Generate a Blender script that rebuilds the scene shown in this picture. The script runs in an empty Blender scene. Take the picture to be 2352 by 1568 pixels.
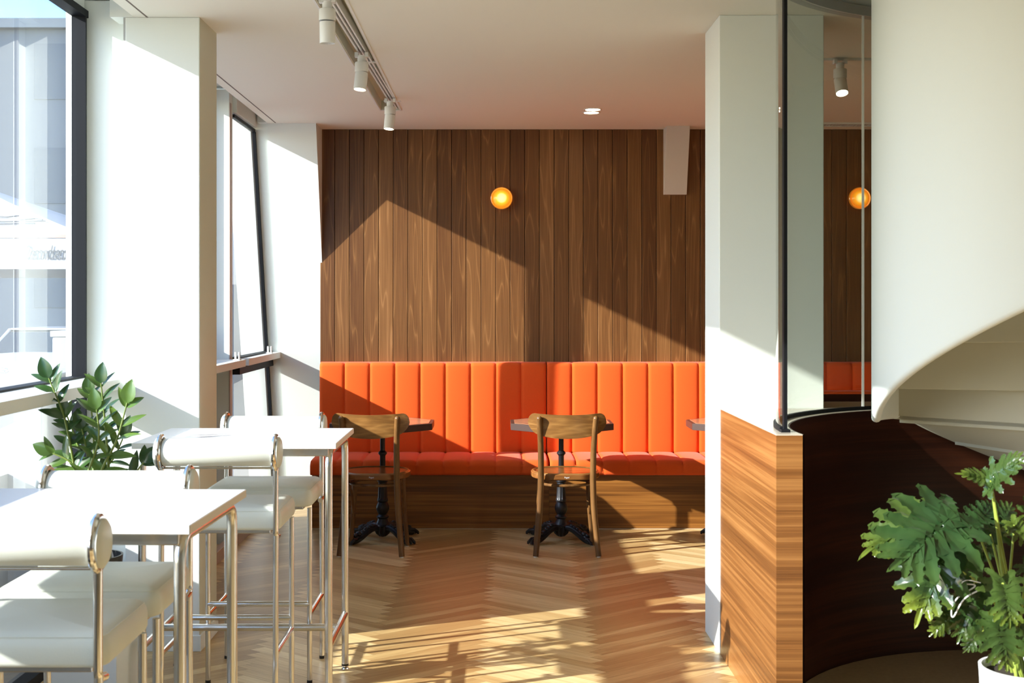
import bpy, bmesh, math, random
from mathutils import Vector, Matrix
R = math.radians
PI = math.pi
random.seed(7)
SC = bpy.context.scene
COL = SC.collection
F = 2900.0; VX, VY = 1141.0, 700.0; CH = 1.45     # photo focal length (px), vanishing point, eye height
H = 2.655

# ------------------------------------------------------------------ mesh helper
class MB:
    def __init__(self):
        self.v = []; self.f = []; self.rnd = []; self.uv = {}
    def add(self, vs, fs, rnd=0.0, M=None):
        o = len(self.v)
        for p in vs:
            p = Vector(p)
            self.v.append(M @ p if M is not None else p)
        for f in fs:
            self.f.append([i + o for i in f]); self.rnd.append(rnd)
        return self
    def box(self, x0, x1, y0, y1, z0, z1, rnd=0.0, M=None):
        vs = [(x0,y0,z0),(x1,y0,z0),(x1,y1,z0),(x0,y1,z0),(x0,y0,z1),(x1,y0,z1),(x1,y1,z1),(x0,y1,z1)]
        fs = [(3,2,1,0),(4,5,6,7),(0,1,5,4),(1,2,6,5),(2,3,7,6),(3,0,4,7)]
        return self.add(vs, fs, rnd, M)
    def tube(self, pts, rad, seg=10, closed=False, sx=1.0, M=None):
        pts = [Vector(p) for p in pts]; n = len(pts)
        rr = rad if isinstance(rad, (list, tuple)) else [rad]*n
        vs = []; fs = []; up = None
        for i, p in enumerate(pts):
            if closed: t = pts[(i+1) % n] - pts[i-1]
            elif i == 0: t = pts[1]-pts[0]
            elif i == n-1: t = pts[-1]-pts[-2]
            else: t = (pts[i+1]-p).normalized() + (p-pts[i-1]).normalized()
            t.normalize()
            if up is None:
                up = Vector((0,0,1)) if abs(t.z) < .9 else Vector((1,0,0))
            a = (up - t*up.dot(t)).normalized(); up = a; b = t.cross(a)
            for k in range(seg):
                q = 2*PI*k/seg
                vs.append(p + (a*math.cos(q)*sx + b*math.sin(q))*rr[i])
        m = n if closed else n-1
        for i in range(m):
            for k in range(seg):
                j = (i+1) % n
                fs.append((i*seg+k, i*seg+(k+1) % seg, j*seg+(k+1) % seg, j*seg+k))
        if not closed:
            fs.append(tuple(reversed(range(seg)))); fs.append(tuple((n-1)*seg+k for k in range(seg)))
        return self.add(vs, fs, 0, M)
    def lathe(self, prof, seg=32, c=(0,0,0), M=None, flute=0, famp=0.0, fr=None, cap=True):
        vs = []; fs = []; n = len(prof)
        for i, (r, z) in enumerate(prof):
            for k in range(seg):
                q = 2*PI*k/seg; rr = r
                if flute and fr and fr[0] <= z <= fr[1]: rr = r*(1+famp*math.cos(flute*q))
                vs.append((c[0]+rr*math.cos(q), c[1]+rr*math.sin(q), c[2]+z))
        for i in range(n-1):
            for k in range(seg):
                fs.append((i*seg+k, i*seg+(k+1) % seg, (i+1)*seg+(k+1) % seg, (i+1)*seg+k))
        if cap and prof[0][0] > 1e-5: fs.append(tuple(reversed(range(seg))))
        if cap and prof[-1][0] > 1e-5: fs.append(tuple((n-1)*seg+k for k in range(seg)))
        return self.add(vs, fs, 0, M)
    def prism(self, poly, a0, a1, axis='z'):
        n = len(poly)
        def P(p, a):
            return (p[0],p[1],a) if axis == 'z' else ((a,p[0],p[1]) if axis == 'x' else (p[0],a,p[1]))
        vs = [P(p,a0) for p in poly]+[P(p,a1) for p in poly]
        fs = [tuple(reversed(range(n))), tuple(range(n, 2*n))]
        fs += [(i,(i+1)%n,(i+1)%n+n,i+n) for i in range(n)]
        return self.add(vs, fs)
    def sphere(self, c, r, seg=16, ring=10, sc=(1,1,1), M=None):
        vs = []; fs = []
        for i in range(ring+1):
            a = PI*i/ring
            for k in range(seg):
                q = 2*PI*k/seg
                vs.append((c[0]+r*sc[0]*math.sin(a)*math.cos(q), c[1]+r*sc[1]*math.sin(a)*math.sin(q), c[2]-r*sc[2]*math.cos(a)))
        for i in range(ring):
            for k in range(seg):
                fs.append((i*seg+k, i*seg+(k+1)%seg, (i+1)*seg+(k+1)%seg, (i+1)*seg+k))
        return self.add(vs, fs, 0, M)
    def grid(self, fn, nu, nv, flip=False):
        vs = [fn(i/nu, j/nv) for i in range(nu+1) for j in range(nv+1)]
        w = nv+1; fs = []
        for i in range(nu):
            for j in range(nv):
                q = (i*w+j, (i+1)*w+j, (i+1)*w+j+1, i*w+j+1)
                fs.append(tuple(reversed(q)) if flip else q)
        return self.add(vs, fs)
    def build(self, name, mat, parent=None, smooth=True, ang=35, bevel=0, bseg=2, sub=0, solid=0, soff=-1, fix=True, weld=True):
        me = bpy.data.meshes.new(name)
        me.from_pydata([tuple(p) for p in self.v], [], self.f)
        if any(self.rnd):
            at = me.attributes.new('rnd', 'FLOAT', 'FACE')
            for i, r in enumerate(self.rnd): at.data[i].value = r
        if self.uv:
            uvl = me.uv_layers.new(name='UVMap')
            for pi, poly in enumerate(me.polygons):
                for li, l in enumerate(poly.loop_indices):
                    uvl.data[l].uv = self.uv[pi][li]
        me.update()
        bm = bmesh.new(); bm.from_mesh(me)
        if weld: bmesh.ops.remove_doubles(bm, verts=bm.verts, dist=1e-6)
        if fix: bmesh.ops.recalc_face_normals(bm, faces=bm.faces)
        bm.to_mesh(me); bm.free()
        if smooth:
            me.shade_smooth()
            me.set_sharp_from_angle(angle=R(ang))
        o = bpy.data.objects.new(name, me); COL.objects.link(o)
        if mat: me.materials.append(mat)
        if parent is not None: o.parent = parent
        if solid:
            m = o.modifiers.new('s', 'SOLIDIFY'); m.thickness = solid; m.offset = soff
        if bevel:
            m = o.modifiers.new('b', 'BEVEL'); m.width = bevel; m.segments = bseg; m.limit_method = 'ANGLE'; m.angle_limit = R(40)
            m.harden_normals = True
        if sub:
            m = o.modifiers.new('u', 'SUBSURF'); m.levels = sub; m.render_levels = sub
        return o

def tag(o, label=None, cat=None, group=None, kind=None):
    if label: o['label'] = label
    if cat: o['category'] = cat
    if group: o['group'] = group
    if kind: o['kind'] = kind
    return o
def thing(name, label, cat, loc=(0,0,0), rz=0, group=None, kind=None):
    o = bpy.data.objects.new(name, None); COL.objects.link(o)
    o.empty_display_size = .1
    o.location = loc; o.rotation_euler = (0,0,rz)
    return tag(o, label, cat, group, kind)
def copy_tree(o, parent=None):
    c = o.copy(); COL.objects.link(c)
    c.parent = parent
    for ch in [x for x in bpy.data.objects if x.parent == o]: copy_tree(ch, c)
    return c
def text_mesh(name, body, size, mat, parent, loc, rot, extrude=.0005, shear=0, align='LEFT', space=1.0, offset=0):
    cu = bpy.data.curves.new(name, 'FONT'); cu.body = body; cu.size = size; cu.extrude = extrude; cu.shear = shear; cu.align_x = align; cu.space_character = space; cu.offset = offset
    o = bpy.data.objects.new(name+'_curve', cu); COL.objects.link(o)
    dg = bpy.context.evaluated_depsgraph_get(); me = bpy.data.meshes.new_from_object(o.evaluated_get(dg))
    bpy.data.objects.remove(o); me.name = name
    n = bpy.data.objects.new(name, me); COL.objects.link(n); me.materials.clear(); me.materials.append(mat)
    n.parent = parent; n.location = loc; n.rotation_euler = rot
    return n
def smoothpath(pts, n=8):
    """Catmull-Rom through the points"""
    P = [Vector(p) for p in pts]; P = [P[0]*2-P[1]]+P+[P[-1]*2-P[-2]]
    out = []
    for i in range(1, len(P)-2):
        for k in range(n):
            t = k/n
            out.append(0.5*((2*P[i])+(P[i+1]-P[i-1])*t+(2*P[i-1]-5*P[i]+4*P[i+1]-P[i+2])*t*t+(3*P[i]-P[i-1]-3*P[i+1]+P[i+2])*t**3))
    out.append(P[-2]); return out
def fillet(pts, r, n=6):
    """polyline with rounded corners"""
    P = [Vector(p) for p in pts]; out = [P[0]]
    for i in range(1, len(P)-1):
        a = (P[i-1]-P[i]); b = (P[i+1]-P[i]); rr = min(r, a.length*.49, b.length*.49)
        p0 = P[i]+a.normalized()*rr; p1 = P[i]+b.normalized()*rr
        for k in range(n+1):
            t = k/n
            out.append(p0*(1-t)**2 + P[i]*2*t*(1-t) + p1*t*t)
    out.append(P[-1]); return out

# ------------------------------------------------------------------ materials
MATS = {}
def newmat(name):
    m = bpy.data.materials.new(name); m.use_nodes = True; m.node_tree.nodes.clear(); MATS[name] = m
    return m, m.node_tree.nodes, m.node_tree.links
def node(N, t, **kw):
    n = N.new(t)
    for k, v in kw.items():
        if k in n.inputs: n.inputs[k].default_value = v
        else: setattr(n, k, v)
    return n
def simple(name, col, rough=.5, metal=0.0, spec=.5, bump=0, bscale=200, var=0, coat=0, sss=0, trans=0, emit=None, es=0, sheen=0):
    m, N, L = newmat(name)
    out = N.new('ShaderNodeOutputMaterial'); b = N.new('ShaderNodeBsdfPrincipled')
    L.new(b.outputs[0], out.inputs[0])
    b.inputs['Base Color'].default_value = (*col, 1); b.inputs['Roughness'].default_value = rough
    b.inputs['Metallic'].default_value = metal; b.inputs['Specular IOR Level'].default_value = spec
    b.inputs['Coat Weight'].default_value = coat; b.inputs['Sheen Weight'].default_value = sheen
    if emit: b.inputs['Emission Color'].default_value = (*emit, 1); b.inputs['Emission Strength'].default_value = es
    if bump or var:
        tc = N.new('ShaderNodeTexCoord'); nz = node(N, 'ShaderNodeTexNoise', Scale=bscale, Detail=5.0)
        L.new(tc.outputs['Object'], nz.inputs['Vector'])
        if bump:
            bp = N.new('ShaderNodeBump'); bp.inputs['Strength'].default_value = bump; bp.inputs['Distance'].default_value = .002
            L.new(nz.outputs['Fac'], bp.inputs['Height']); L.new(bp.outputs[0], b.inputs['Normal'])
        if var:
            mx = node(N, 'ShaderNodeMix', data_type='RGBA', blend_type='MIX')
            mr = node(N, 'ShaderNodeMapRange'); mr.inputs[1].default_value = .35; mr.inputs[2].default_value = .65
            L.new(nz.outputs['Fac'], mr.inputs[0]); L.new(mr.outputs[0], mx.inputs['Factor'])
            mx.inputs['A'].default_value = (*[c*(1-var) for c in col], 1); mx.inputs['B'].default_value = (*[min(1, c*(1+var)) for c in col], 1)
            L.new(mx.outputs['Result'], b.inputs['Base Color'])
    return m

def wood(name, dark, mid, light, stretch=(14, 14, .7), rings=22, fibre=(160, 160, 3), coord='Object', use_rnd=False, rough=.42, spec=.4, tone=.25, ringamt=.5, bump=.15, dirtone=0.0, ringpow=1.6):
    """streaky wood: contour lines of a stretched noise field (cathedral grain) + fine fibres"""
    m, N, L = newmat(name)
    out = N.new('ShaderNodeOutputMaterial'); b = N.new('ShaderNodeBsdfPrincipled'); L.new(b.outputs[0], out.inputs[0])
    b.inputs['Roughness'].default_value = rough; b.inputs['Specular IOR Level'].default_value = spec
    tc = N.new('ShaderNodeTexCoord'); src = tc.outputs[coord]
    if use_rnd:
        at = N.new('ShaderNodeAttribute'); at.attribute_name = 'rnd'
        sc = node(N, 'ShaderNodeVectorMath', operation='SCALE'); sc.inputs[0].default_value = (37.0, 53.0, 71.0)
        L.new(at.outputs['Fac'], sc.inputs['Scale'])
        ad = node(N, 'ShaderNodeVectorMath', operation='ADD'); L.new(src, ad.inputs[0]); L.new(sc.outputs[0], ad.inputs[1]); src = ad.outputs[0]
    def stretched(s, scale, detail, rg=.5):
        mp = N.new('ShaderNodeMapping'); mp.inputs['Scale'].default_value = s; L.new(src, mp.inputs['Vector'])
        nz = node(N, 'ShaderNodeTexNoise', Scale=scale, Detail=detail, Roughness=rg); L.new(mp.outputs[0], nz.inputs['Vector'])
        return nz.outputs['Fac']
    a = stretched(stretch, 1.0, 2.0); f = stretched(fibre, 1.0, 3.0, .6); c = stretched(tuple(x*.35 for x in stretch), 1.0, 1.0)
    mu = node(N, 'ShaderNodeMath', operation='MULTIPLY'); L.new(a, mu.inputs[0]); mu.inputs[1].default_value = rings
    sn = node(N, 'ShaderNodeMath', operation='PINGPONG'); L.new(mu.outputs[0], sn.inputs[0]); sn.inputs[1].default_value = 1.0
    pw = node(N, 'ShaderNodeMath', operation='POWER'); L.new(sn.outputs[0], pw.inputs[0]); pw.inputs[1].default_value = ringpow
    m1 = node(N, 'ShaderNodeMath', operation='MULTIPLY_ADD'); L.new(pw.outputs[0], m1.inputs[0]); m1.inputs[1].default_value = ringamt
    f2 = node(N, 'ShaderNodeMath', operation='MULTIPLY'); L.new(f, f2.inputs[0]); f2.inputs[1].default_value = 1-ringamt
    L.new(f2.outputs[0], m1.inputs[2])
    m2 = node(N, 'ShaderNodeMath', operation='MULTIPLY_ADD'); L.new(c, m2.inputs[0]); m2.inputs[1].default_value = .7; 
    m2b = node(N, 'ShaderNodeMath', operation='SUBTRACT'); L.new(m1.outputs[0], m2b.inputs[0]); m2b.inputs[1].default_value = .35
    L.new(m2b.outputs[0], m2.inputs[2])
    val = m2.outputs[0]
    if use_rnd:
        wn = node(N, 'ShaderNodeTexWhiteNoise', noise_dimensions='1D'); L.new(at.outputs['Fac'], wn.inputs['W'])
        m3 = node(N, 'ShaderNodeMath', operation='SUBTRACT'); L.new(wn.outputs['Value'], m3.inputs[0]); m3.inputs[1].default_value = .5
        m4 = node(N, 'ShaderNodeMath', operation='MULTIPLY_ADD'); L.new(m3.outputs[0], m4.inputs[0]); m4.inputs[1].default_value = tone*2; L.new(val, m4.inputs[2]); val = m4.outputs[0]
        if dirtone:      # boards of the second direction carry rnd > 1: darkened, sheen by direction painted into the colour
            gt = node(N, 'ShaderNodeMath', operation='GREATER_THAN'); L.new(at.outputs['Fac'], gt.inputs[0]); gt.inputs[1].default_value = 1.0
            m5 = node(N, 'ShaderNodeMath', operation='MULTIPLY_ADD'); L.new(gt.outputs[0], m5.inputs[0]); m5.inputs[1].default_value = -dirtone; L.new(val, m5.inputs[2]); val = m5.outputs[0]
    cr = N.new('ShaderNodeValToRGB'); e = cr.color_ramp.elements
    e[0].position = .08; e[0].color = (*dark, 1); e[1].position = .85; e[1].color = (*light, 1)
    k = e.new(.45); k.color = (*mid, 1)
    L.new(val, cr.inputs[0]); L.new(cr.outputs[0], b.inputs['Base Color'])
    if bump:
        bp = N.new('ShaderNodeBump'); bp.inputs['Strength'].default_value = bump; bp.inputs['Distance'].default_value = .001
        L.new(f, bp.inputs['Height']); L.new(bp.outputs[0], b.inputs['Normal'])
    return m

def glassmat(name, tint=(1,1,1), ior=1.5, rough=0.0, extra=0.0):
    m, N, L = newmat(name)
    out = N.new('ShaderNodeOutputMaterial'); t = N.new('ShaderNodeBsdfTransparent'); g = N.new('ShaderNodeBsdfGlossy')
    t.inputs[0].default_value = (*tint, 1); g.inputs[0].default_value = (1,1,1,1); g.inputs['Roughness'].default_value = rough
    # Schlick reflectance of a thin double-surfaced pane, the same from both sides
    ge = N.new('ShaderNodeNewGeometry'); dt = node(N, 'ShaderNodeVectorMath', operation='DOT_PRODUCT'); L.new(ge.outputs['Incoming'], dt.inputs[0]); L.new(ge.outputs['Normal'], dt.inputs[1])
    ab = node(N, 'ShaderNodeMath', operation='ABSOLUTE'); L.new(dt.outputs['Value'], ab.inputs[0])
    su = node(N, 'ShaderNodeMath', operation='SUBTRACT'); su.inputs[0].default_value = 1.0; L.new(ab.outputs[0], su.inputs[1])
    pw = node(N, 'ShaderNodeMath', operation='POWER'); L.new(su.outputs[0], pw.inputs[0]); pw.inputs[1].default_value = 5.0
    f0 = ((ior-1)/(ior+1))**2
    ma = node(N, 'ShaderNodeMath', operation='MULTIPLY_ADD'); L.new(pw.outputs[0], ma.inputs[0]); ma.inputs[1].default_value = (1-f0)*1.0; ma.inputs[2].default_value = f0*1.9
    ma.use_clamp = True
    mx = N.new('ShaderNodeMixShader')
    L.new(ma.outputs[0], mx.inputs[0])
    L.new(t.outputs[0], mx.inputs[1]); L.new(g.outputs[0], mx.inputs[2]); L.new(mx.outputs[0], out.inputs[0])
    return m

WHITE = simple('white_paint', (.77,.80,.75), .55, bump=.05, bscale=60)
CEIL = simple('ceiling_paint', (.82,.80,.70), .8)
WHITEM = simple('white_metal', (.78,.78,.74), .4)
STAIRW = simple('white_plaster', (.77,.80,.76), .6)
TREADM = simple('stair_tread_shade', (.52,.51,.42), .6)  # white stair parts under the flight, some of their shade put into the colour
FRAME = simple('black_frame', (.006,.007,.009), .55, spec=.2)
GREYF = simple('grey_trim', (.42,.42,.40), .5)
BEIGET = simple('beige_trim', (.60,.59,.46), .5)
CHROME = simple('chrome', (.80,.79,.77), .12, 1.0)
SATIN = simple('satin_chrome', (.72,.71,.68), .24, 1.0)
LEATHER = simple('cream_leather', (.66,.68,.60), .42, bump=.12, bscale=350)
LAMIN = simple('white_laminate', (.84,.84,.83), .28)
EDGE = simple('table_edge', (.66,.62,.53), .5)
IRON = simple('black_iron', (.012,.012,.014), .38, bump=.1, bscale=120)
ORANGE = simple('orange_felt', (.76,.100,.014), .95, spec=.15, bump=.35, bscale=900, var=.14, sheen=.1)
BLACKP = simple('black_plastic', (.01,.01,.01), .5)
SOIL = simple('soil', (.03,.02,.012), .95, bump=.5, bscale=80)
CERAM = simple('white_ceramic', (.80,.80,.78), .25, coat=.3)
STEM = simple('stem_green', (.16,.22,.04), .5)
STEM2 = simple('stem_yellowgreen', (.26,.33,.05), .45)
GREYTXT = simple('grey_print', (.11,.11,.11), .6)
WTXT = simple('white_print', (.8,.8,.78), .6)
CANVAS = simple('parasol_canvas', (.42,.42,.43), .9)
CARP = simple('car_paint', (.42,.42,.43), .3, coat=.5)
CARG = simple('car_glass', (.03,.035,.04), .08)
CARB = simple('car_black', (.05,.05,.05), .5)
LAMPG = simple('headlight', (.35,.37,.40), .12, .3)
PAVE = simple('paving', (.24,.235,.23), .9, var=.06, bscale=3)
CLAD = simple('cladding', (.22,.225,.24), .6)
BLDG = simple('far_building', (.27,.275,.285), .8)
PALEG = simple('pale_window', (.17,.18,.20), .4)
TERR = simple('tan_terrazzo', (.34,.24,.13), .45, var=.08, bscale=60)
BLUE = simple('blue_fabric', (.10,.35,.55), .8)
PLINTH = simple('terrace_render', (.34,.34,.34), .9)
CAPB = simple('cap_top', (.50,.44,.35), .22)
WOODWALL = wood('stained_plank', (.085,.030,.007), (.170,.074,.021), (.29,.140,.050), stretch=(8,8,.5), rings=17, fibre=(170,170,3), use_rnd=True, rough=.42, tone=.13, ringamt=.34, ringpow=8)
TEAK = wood('teak_veneer', (.095,.033,.008), (.21,.083,.021), (.34,.155,.046), stretch=(.4,.4,27), rings=7, fibre=(1.0,1.0,260), rough=.33, ringamt=.35, bump=.03)
TEAKB = wood('teak_base', (.075,.025,.005), (.215,.080,.014), (.37,.155,.032), stretch=(.45,.45,16), rings=9, fibre=(1.3,1.3,190), rough=.4, ringamt=.35, bump=.03)
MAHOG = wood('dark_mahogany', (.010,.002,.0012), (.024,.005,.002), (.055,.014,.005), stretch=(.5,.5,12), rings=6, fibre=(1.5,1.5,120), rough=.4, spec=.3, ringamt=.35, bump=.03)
BENT = wood('bentwood', (.10,.042,.010), (.21,.095,.024), (.33,.165,.047), stretch=(2.0,5,13), rings=13, fibre=(14,60,190), rough=.3, ringamt=.38, bump=.03)
BENTV = wood('bentwood_leg', (.07,.030,.009), (.14,.064,.019), (.23,.115,.036), stretch=(14,14,1.2), rings=6, fibre=(160,160,5), rough=.33, ringamt=.3, bump=.03)
SEATW = wood('bentwood_seat', (.14,.05,.013), (.25,.10,.026), (.36,.16,.045), stretch=(2,12,12), rings=8, fibre=(8,120,120), rough=.18, ringamt=.4, bump=.02)
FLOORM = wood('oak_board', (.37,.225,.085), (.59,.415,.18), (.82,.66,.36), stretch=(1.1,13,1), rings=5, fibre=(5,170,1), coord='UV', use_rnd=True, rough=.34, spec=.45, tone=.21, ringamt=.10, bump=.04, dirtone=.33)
TTOP = wood('table_top_veneer', (.35,.17,.09), (.50,.27,.15), (.60,.36,.22), stretch=(1,10,10), rings=4, fibre=(4,120,120), rough=.16, ringamt=.3, bump=0)
TEDGE = simple('dark_walnut_edge', (.055,.028,.020), .42)
GLASS = glassmat('window_glass', (.96,.98,.98), 1.55)
SGLASS = glassmat('tinted_screen_glass', (.60,.63,.58), 1.5)
LAMPON = simple('lamp_face', (1,.95,.85), .5, emit=(1,.86,.66), es=14)
SPOTON = simple('spot_bulb', (1,.95,.85), .5, emit=(1,.90,.75), es=22)

def sconce_mat():
    m, N, L = newmat('amber_glass_lit')
    out = N.new('ShaderNodeOutputMaterial'); b = N.new('ShaderNodeBsdfPrincipled'); L.new(b.outputs[0], out.inputs[0])
    tc = N.new('ShaderNodeTexCoord'); ln = node(N, 'ShaderNodeVectorMath', operation='LENGTH')
    mp = N.new('ShaderNodeMapping'); mp.inputs['Scale'].default_value = (1, 0, 1)
    L.new(tc.outputs['Object'], mp.inputs[0]); L.new(mp.outputs[0], ln.inputs[0])
    cr = N.new('ShaderNodeValToRGB'); mr = node(N, 'ShaderNodeMapRange'); mr.inputs[1].default_value = 0; mr.inputs[2].default_value = .06
    L.new(ln.outputs['Value'], mr.inputs[0]); L.new(mr.outputs[0], cr.inputs[0])
    e = cr.color_ramp.elements; e[0].position = .40; e[0].color = (1.0,.86,.42,1); e[1].position = 1; e[1].color = (.80,.22,.01,1)
    k = e.new(.62); k.color = (1,.48,.02,1)
    b.inputs['Base Color'].default_value = (.8,.3,.03,1); b.inputs['Roughness'].default_value = .15
    L.new(cr.outputs[0], b.inputs['Emission Color']); b.inputs['Emission Strength'].default_value = 1.7
    return m
SCONM = sconce_mat()
AMBER = simple('amber_ring', (.75,.27,.03), .12, coat=.5, emit=(.9,.30,.02), es=.45)

def leafmat(name, c1, c2, tip, rough=.28):
    m, N, L = newmat(name)
    out = N.new('ShaderNodeOutputMaterial'); b = N.new('ShaderNodeBsdfPrincipled'); 
    b.inputs['Roughness'].default_value = rough; b.inputs['Coat Weight'].default_value = .4; b.inputs['Coat Roughness'].default_value = .15
    tc = N.new('ShaderNodeTexCoord'); nz = node(N, 'ShaderNodeTexNoise', Scale=9.0, Detail=4.0); L.new(tc.outputs['Object'], nz.inputs[0])
    mx = node(N, 'ShaderNodeMix', data_type='RGBA'); mr = node(N, 'ShaderNodeMapRange'); mr.inputs[1].default_value = .35; mr.inputs[2].default_value = .7
    L.new(nz.outputs['Fac'], mr.inputs[0]); L.new(mr.outputs[0], mx.inputs['Factor'])
    mx.inputs['A'].default_value = (*c1,1); mx.inputs['B'].default_value = (*c2,1)
    at = N.new('ShaderNodeAttribute'); at.attribute_name = 'rnd'
    m2 = node(N, 'ShaderNodeMix', data_type='RGBA'); L.new(at.outputs['Fac'], m2.inputs['Factor']); L.new(mx.outputs['Result'], m2.inputs['A']); m2.inputs['B'].default_value = (*tip,1)
    L.new(m2.outputs['Result'], b.inputs['Base Color'])
    tr = N.new('ShaderNodeBsdfTranslucent'); L.new(m2.outputs['Result'], tr.inputs[0])
    ms = N.new('ShaderNodeMixShader'); ms.inputs[0].default_value = .25; L.new(b.outputs[0], ms.inputs[1]); L.new(tr.outputs[0], ms.inputs[2]); L.new(ms.outputs[0], out.inputs[0])
    return m
PHIL = leafmat('split_leaf', (.016,.046,.016), (.034,.082,.021), (.36,.42,.03), .20)
ZZL = leafmat('zz_leaf', (.020,.060,.018), (.045,.105,.025), (.20,.33,.05), .28)

# ------------------------------------------------------------------ camera, sun, sky
cam = bpy.data.cameras.new('camera'); co = bpy.data.objects.new('camera', cam); COL.objects.link(co)
cam.sensor_width = 36; cam.sensor_fit = 'HORIZONTAL'; cam.lens = F/2352*36
cam.shift_x = (1176-VX)/2352; cam.shift_y = -(784-VY)/2352
cam.clip_start = .05; cam.clip_end = 300
cam.dof.use_dof = True; cam.dof.focus_distance = 7.8; cam.dof.aperture_fstop = 10
co.location = (0,0,CH); co.rotation_euler = (R(90),0,0)
SC.camera = co
SUN = Vector((2.17, 1.0, -1.063)).normalized()
sl = bpy.data.lights.new('sun', 'SUN'); sl.energy = 25.0; sl.color = (1,.985,.955); sl.angle = R(.6)
so = bpy.data.objects.new('sun', sl); COL.objects.link(so); so.rotation_euler = SUN.to_track_quat('-Z','Y').to_euler(); so.location = (-8,-4,6)
w = bpy.data.worlds.new('sky'); SC.world = w; w.use_nodes = True
N = w.node_tree.nodes; L = w.node_tree.links; N.clear()
wo = N.new('ShaderNodeOutputWorld'); bg = N.new('ShaderNodeBackground'); sk = N.new('ShaderNodeTexSky')
sk.sky_type = 'NISHITA'; sk.sun_disc = False; sk.sun_elevation = R(24); sk.sun_rotation = R(245); sk.air_density = 1.0; sk.dust_density = 0.6
hs = N.new('ShaderNodeHueSaturation'); hs.inputs['Saturation'].default_value = 1.0
L.new(sk.outputs[0], hs.inputs['Color']); tn = node(N, 'ShaderNodeMix', data_type='RGBA', blend_type='MULTIPLY'); tn.inputs['Factor'].default_value = 1.0; tn.inputs['B'].default_value = (.85,1.01,1.26,1); L.new(hs.outputs[0], tn.inputs['A']); L.new(tn.outputs['Result'], bg.inputs[0]); L.new(bg.outputs[0], wo.inputs[0]); bg.inputs[1].default_value = 0.9
vs = SC.view_settings; vs.view_transform = 'Standard'; vs.look = 'None'; vs.gamma = 1; vs.use_curve_mapping = False; vs.exposure = -0.92

# ------------------------------------------------------------------ room shell
YB = -3.5; XR = 4.2
def floor():
    m = MB(); n = 9; W = .0746; s2 = math.sqrt(2)
    x0, x1, y0, y1 = -1.75, XR, YB, 9.3
    def put(a, b, da, db, rnd, horiz):
        c = [(a,b),(a+da,b),(a+da,b+db),(a,b+db)]
        g = .0004
        cc = [(a*W+g,b*W+g),((a+da)*W-g,b*W+g),((a+da)*W-g,(b+db)*W-g),(a*W+g,(b+db)*W-g)]
        P = [((u-v)/s2 - .475, .775*(u+v)/s2, 0) for u, v in cc]
        P = [(p[0] - .129 + .0177*p[1], p[1], 0) for p in P]
        if max(p[0] for p in P) < x0 or min(p[0] for p in P) > x1 or max(p[1] for p in P) < y0 or min(p[1] for p in P) > y1: return
        i = len(m.f); m.add(P, [(0,1,2,3)], rnd)
        uu = [(c_[0]*W, c_[1]*W) if horiz else (c_[1]*W, c_[0]*W) for c_ in c]
        m.uv[i] = uu
    K = int(20/W)
    for k in range(-K, K):
        for q in range(-6, 7):
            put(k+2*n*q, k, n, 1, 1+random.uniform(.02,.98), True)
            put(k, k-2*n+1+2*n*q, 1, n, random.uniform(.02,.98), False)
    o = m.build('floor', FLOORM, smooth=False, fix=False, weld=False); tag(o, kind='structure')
    bm = bmesh.new(); bm.from_mesh(o.data)
    for co_, no_ in (((x0,0,0),(-1,0,0)), ((x1,0,0),(1,0,0)), ((0,y0,0),(0,-1,0)), ((0,y1,0),(0,1,0))):
        bmesh.ops.bisect_plane(bm, geom=bm.verts[:]+bm.edges[:]+bm.faces[:], plane_co=co_, plane_no=no_, clear_outer=True)
    bm.to_mesh(o.data); bm.free()
    # slab below the boards (dark joint lines)
    s = MB().box(x0, x1, y0, y1, -.06, -.0015).build('subfloor', simple('joint', (.20,.11,.05), .8), o, smooth=False)
floor()

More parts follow.
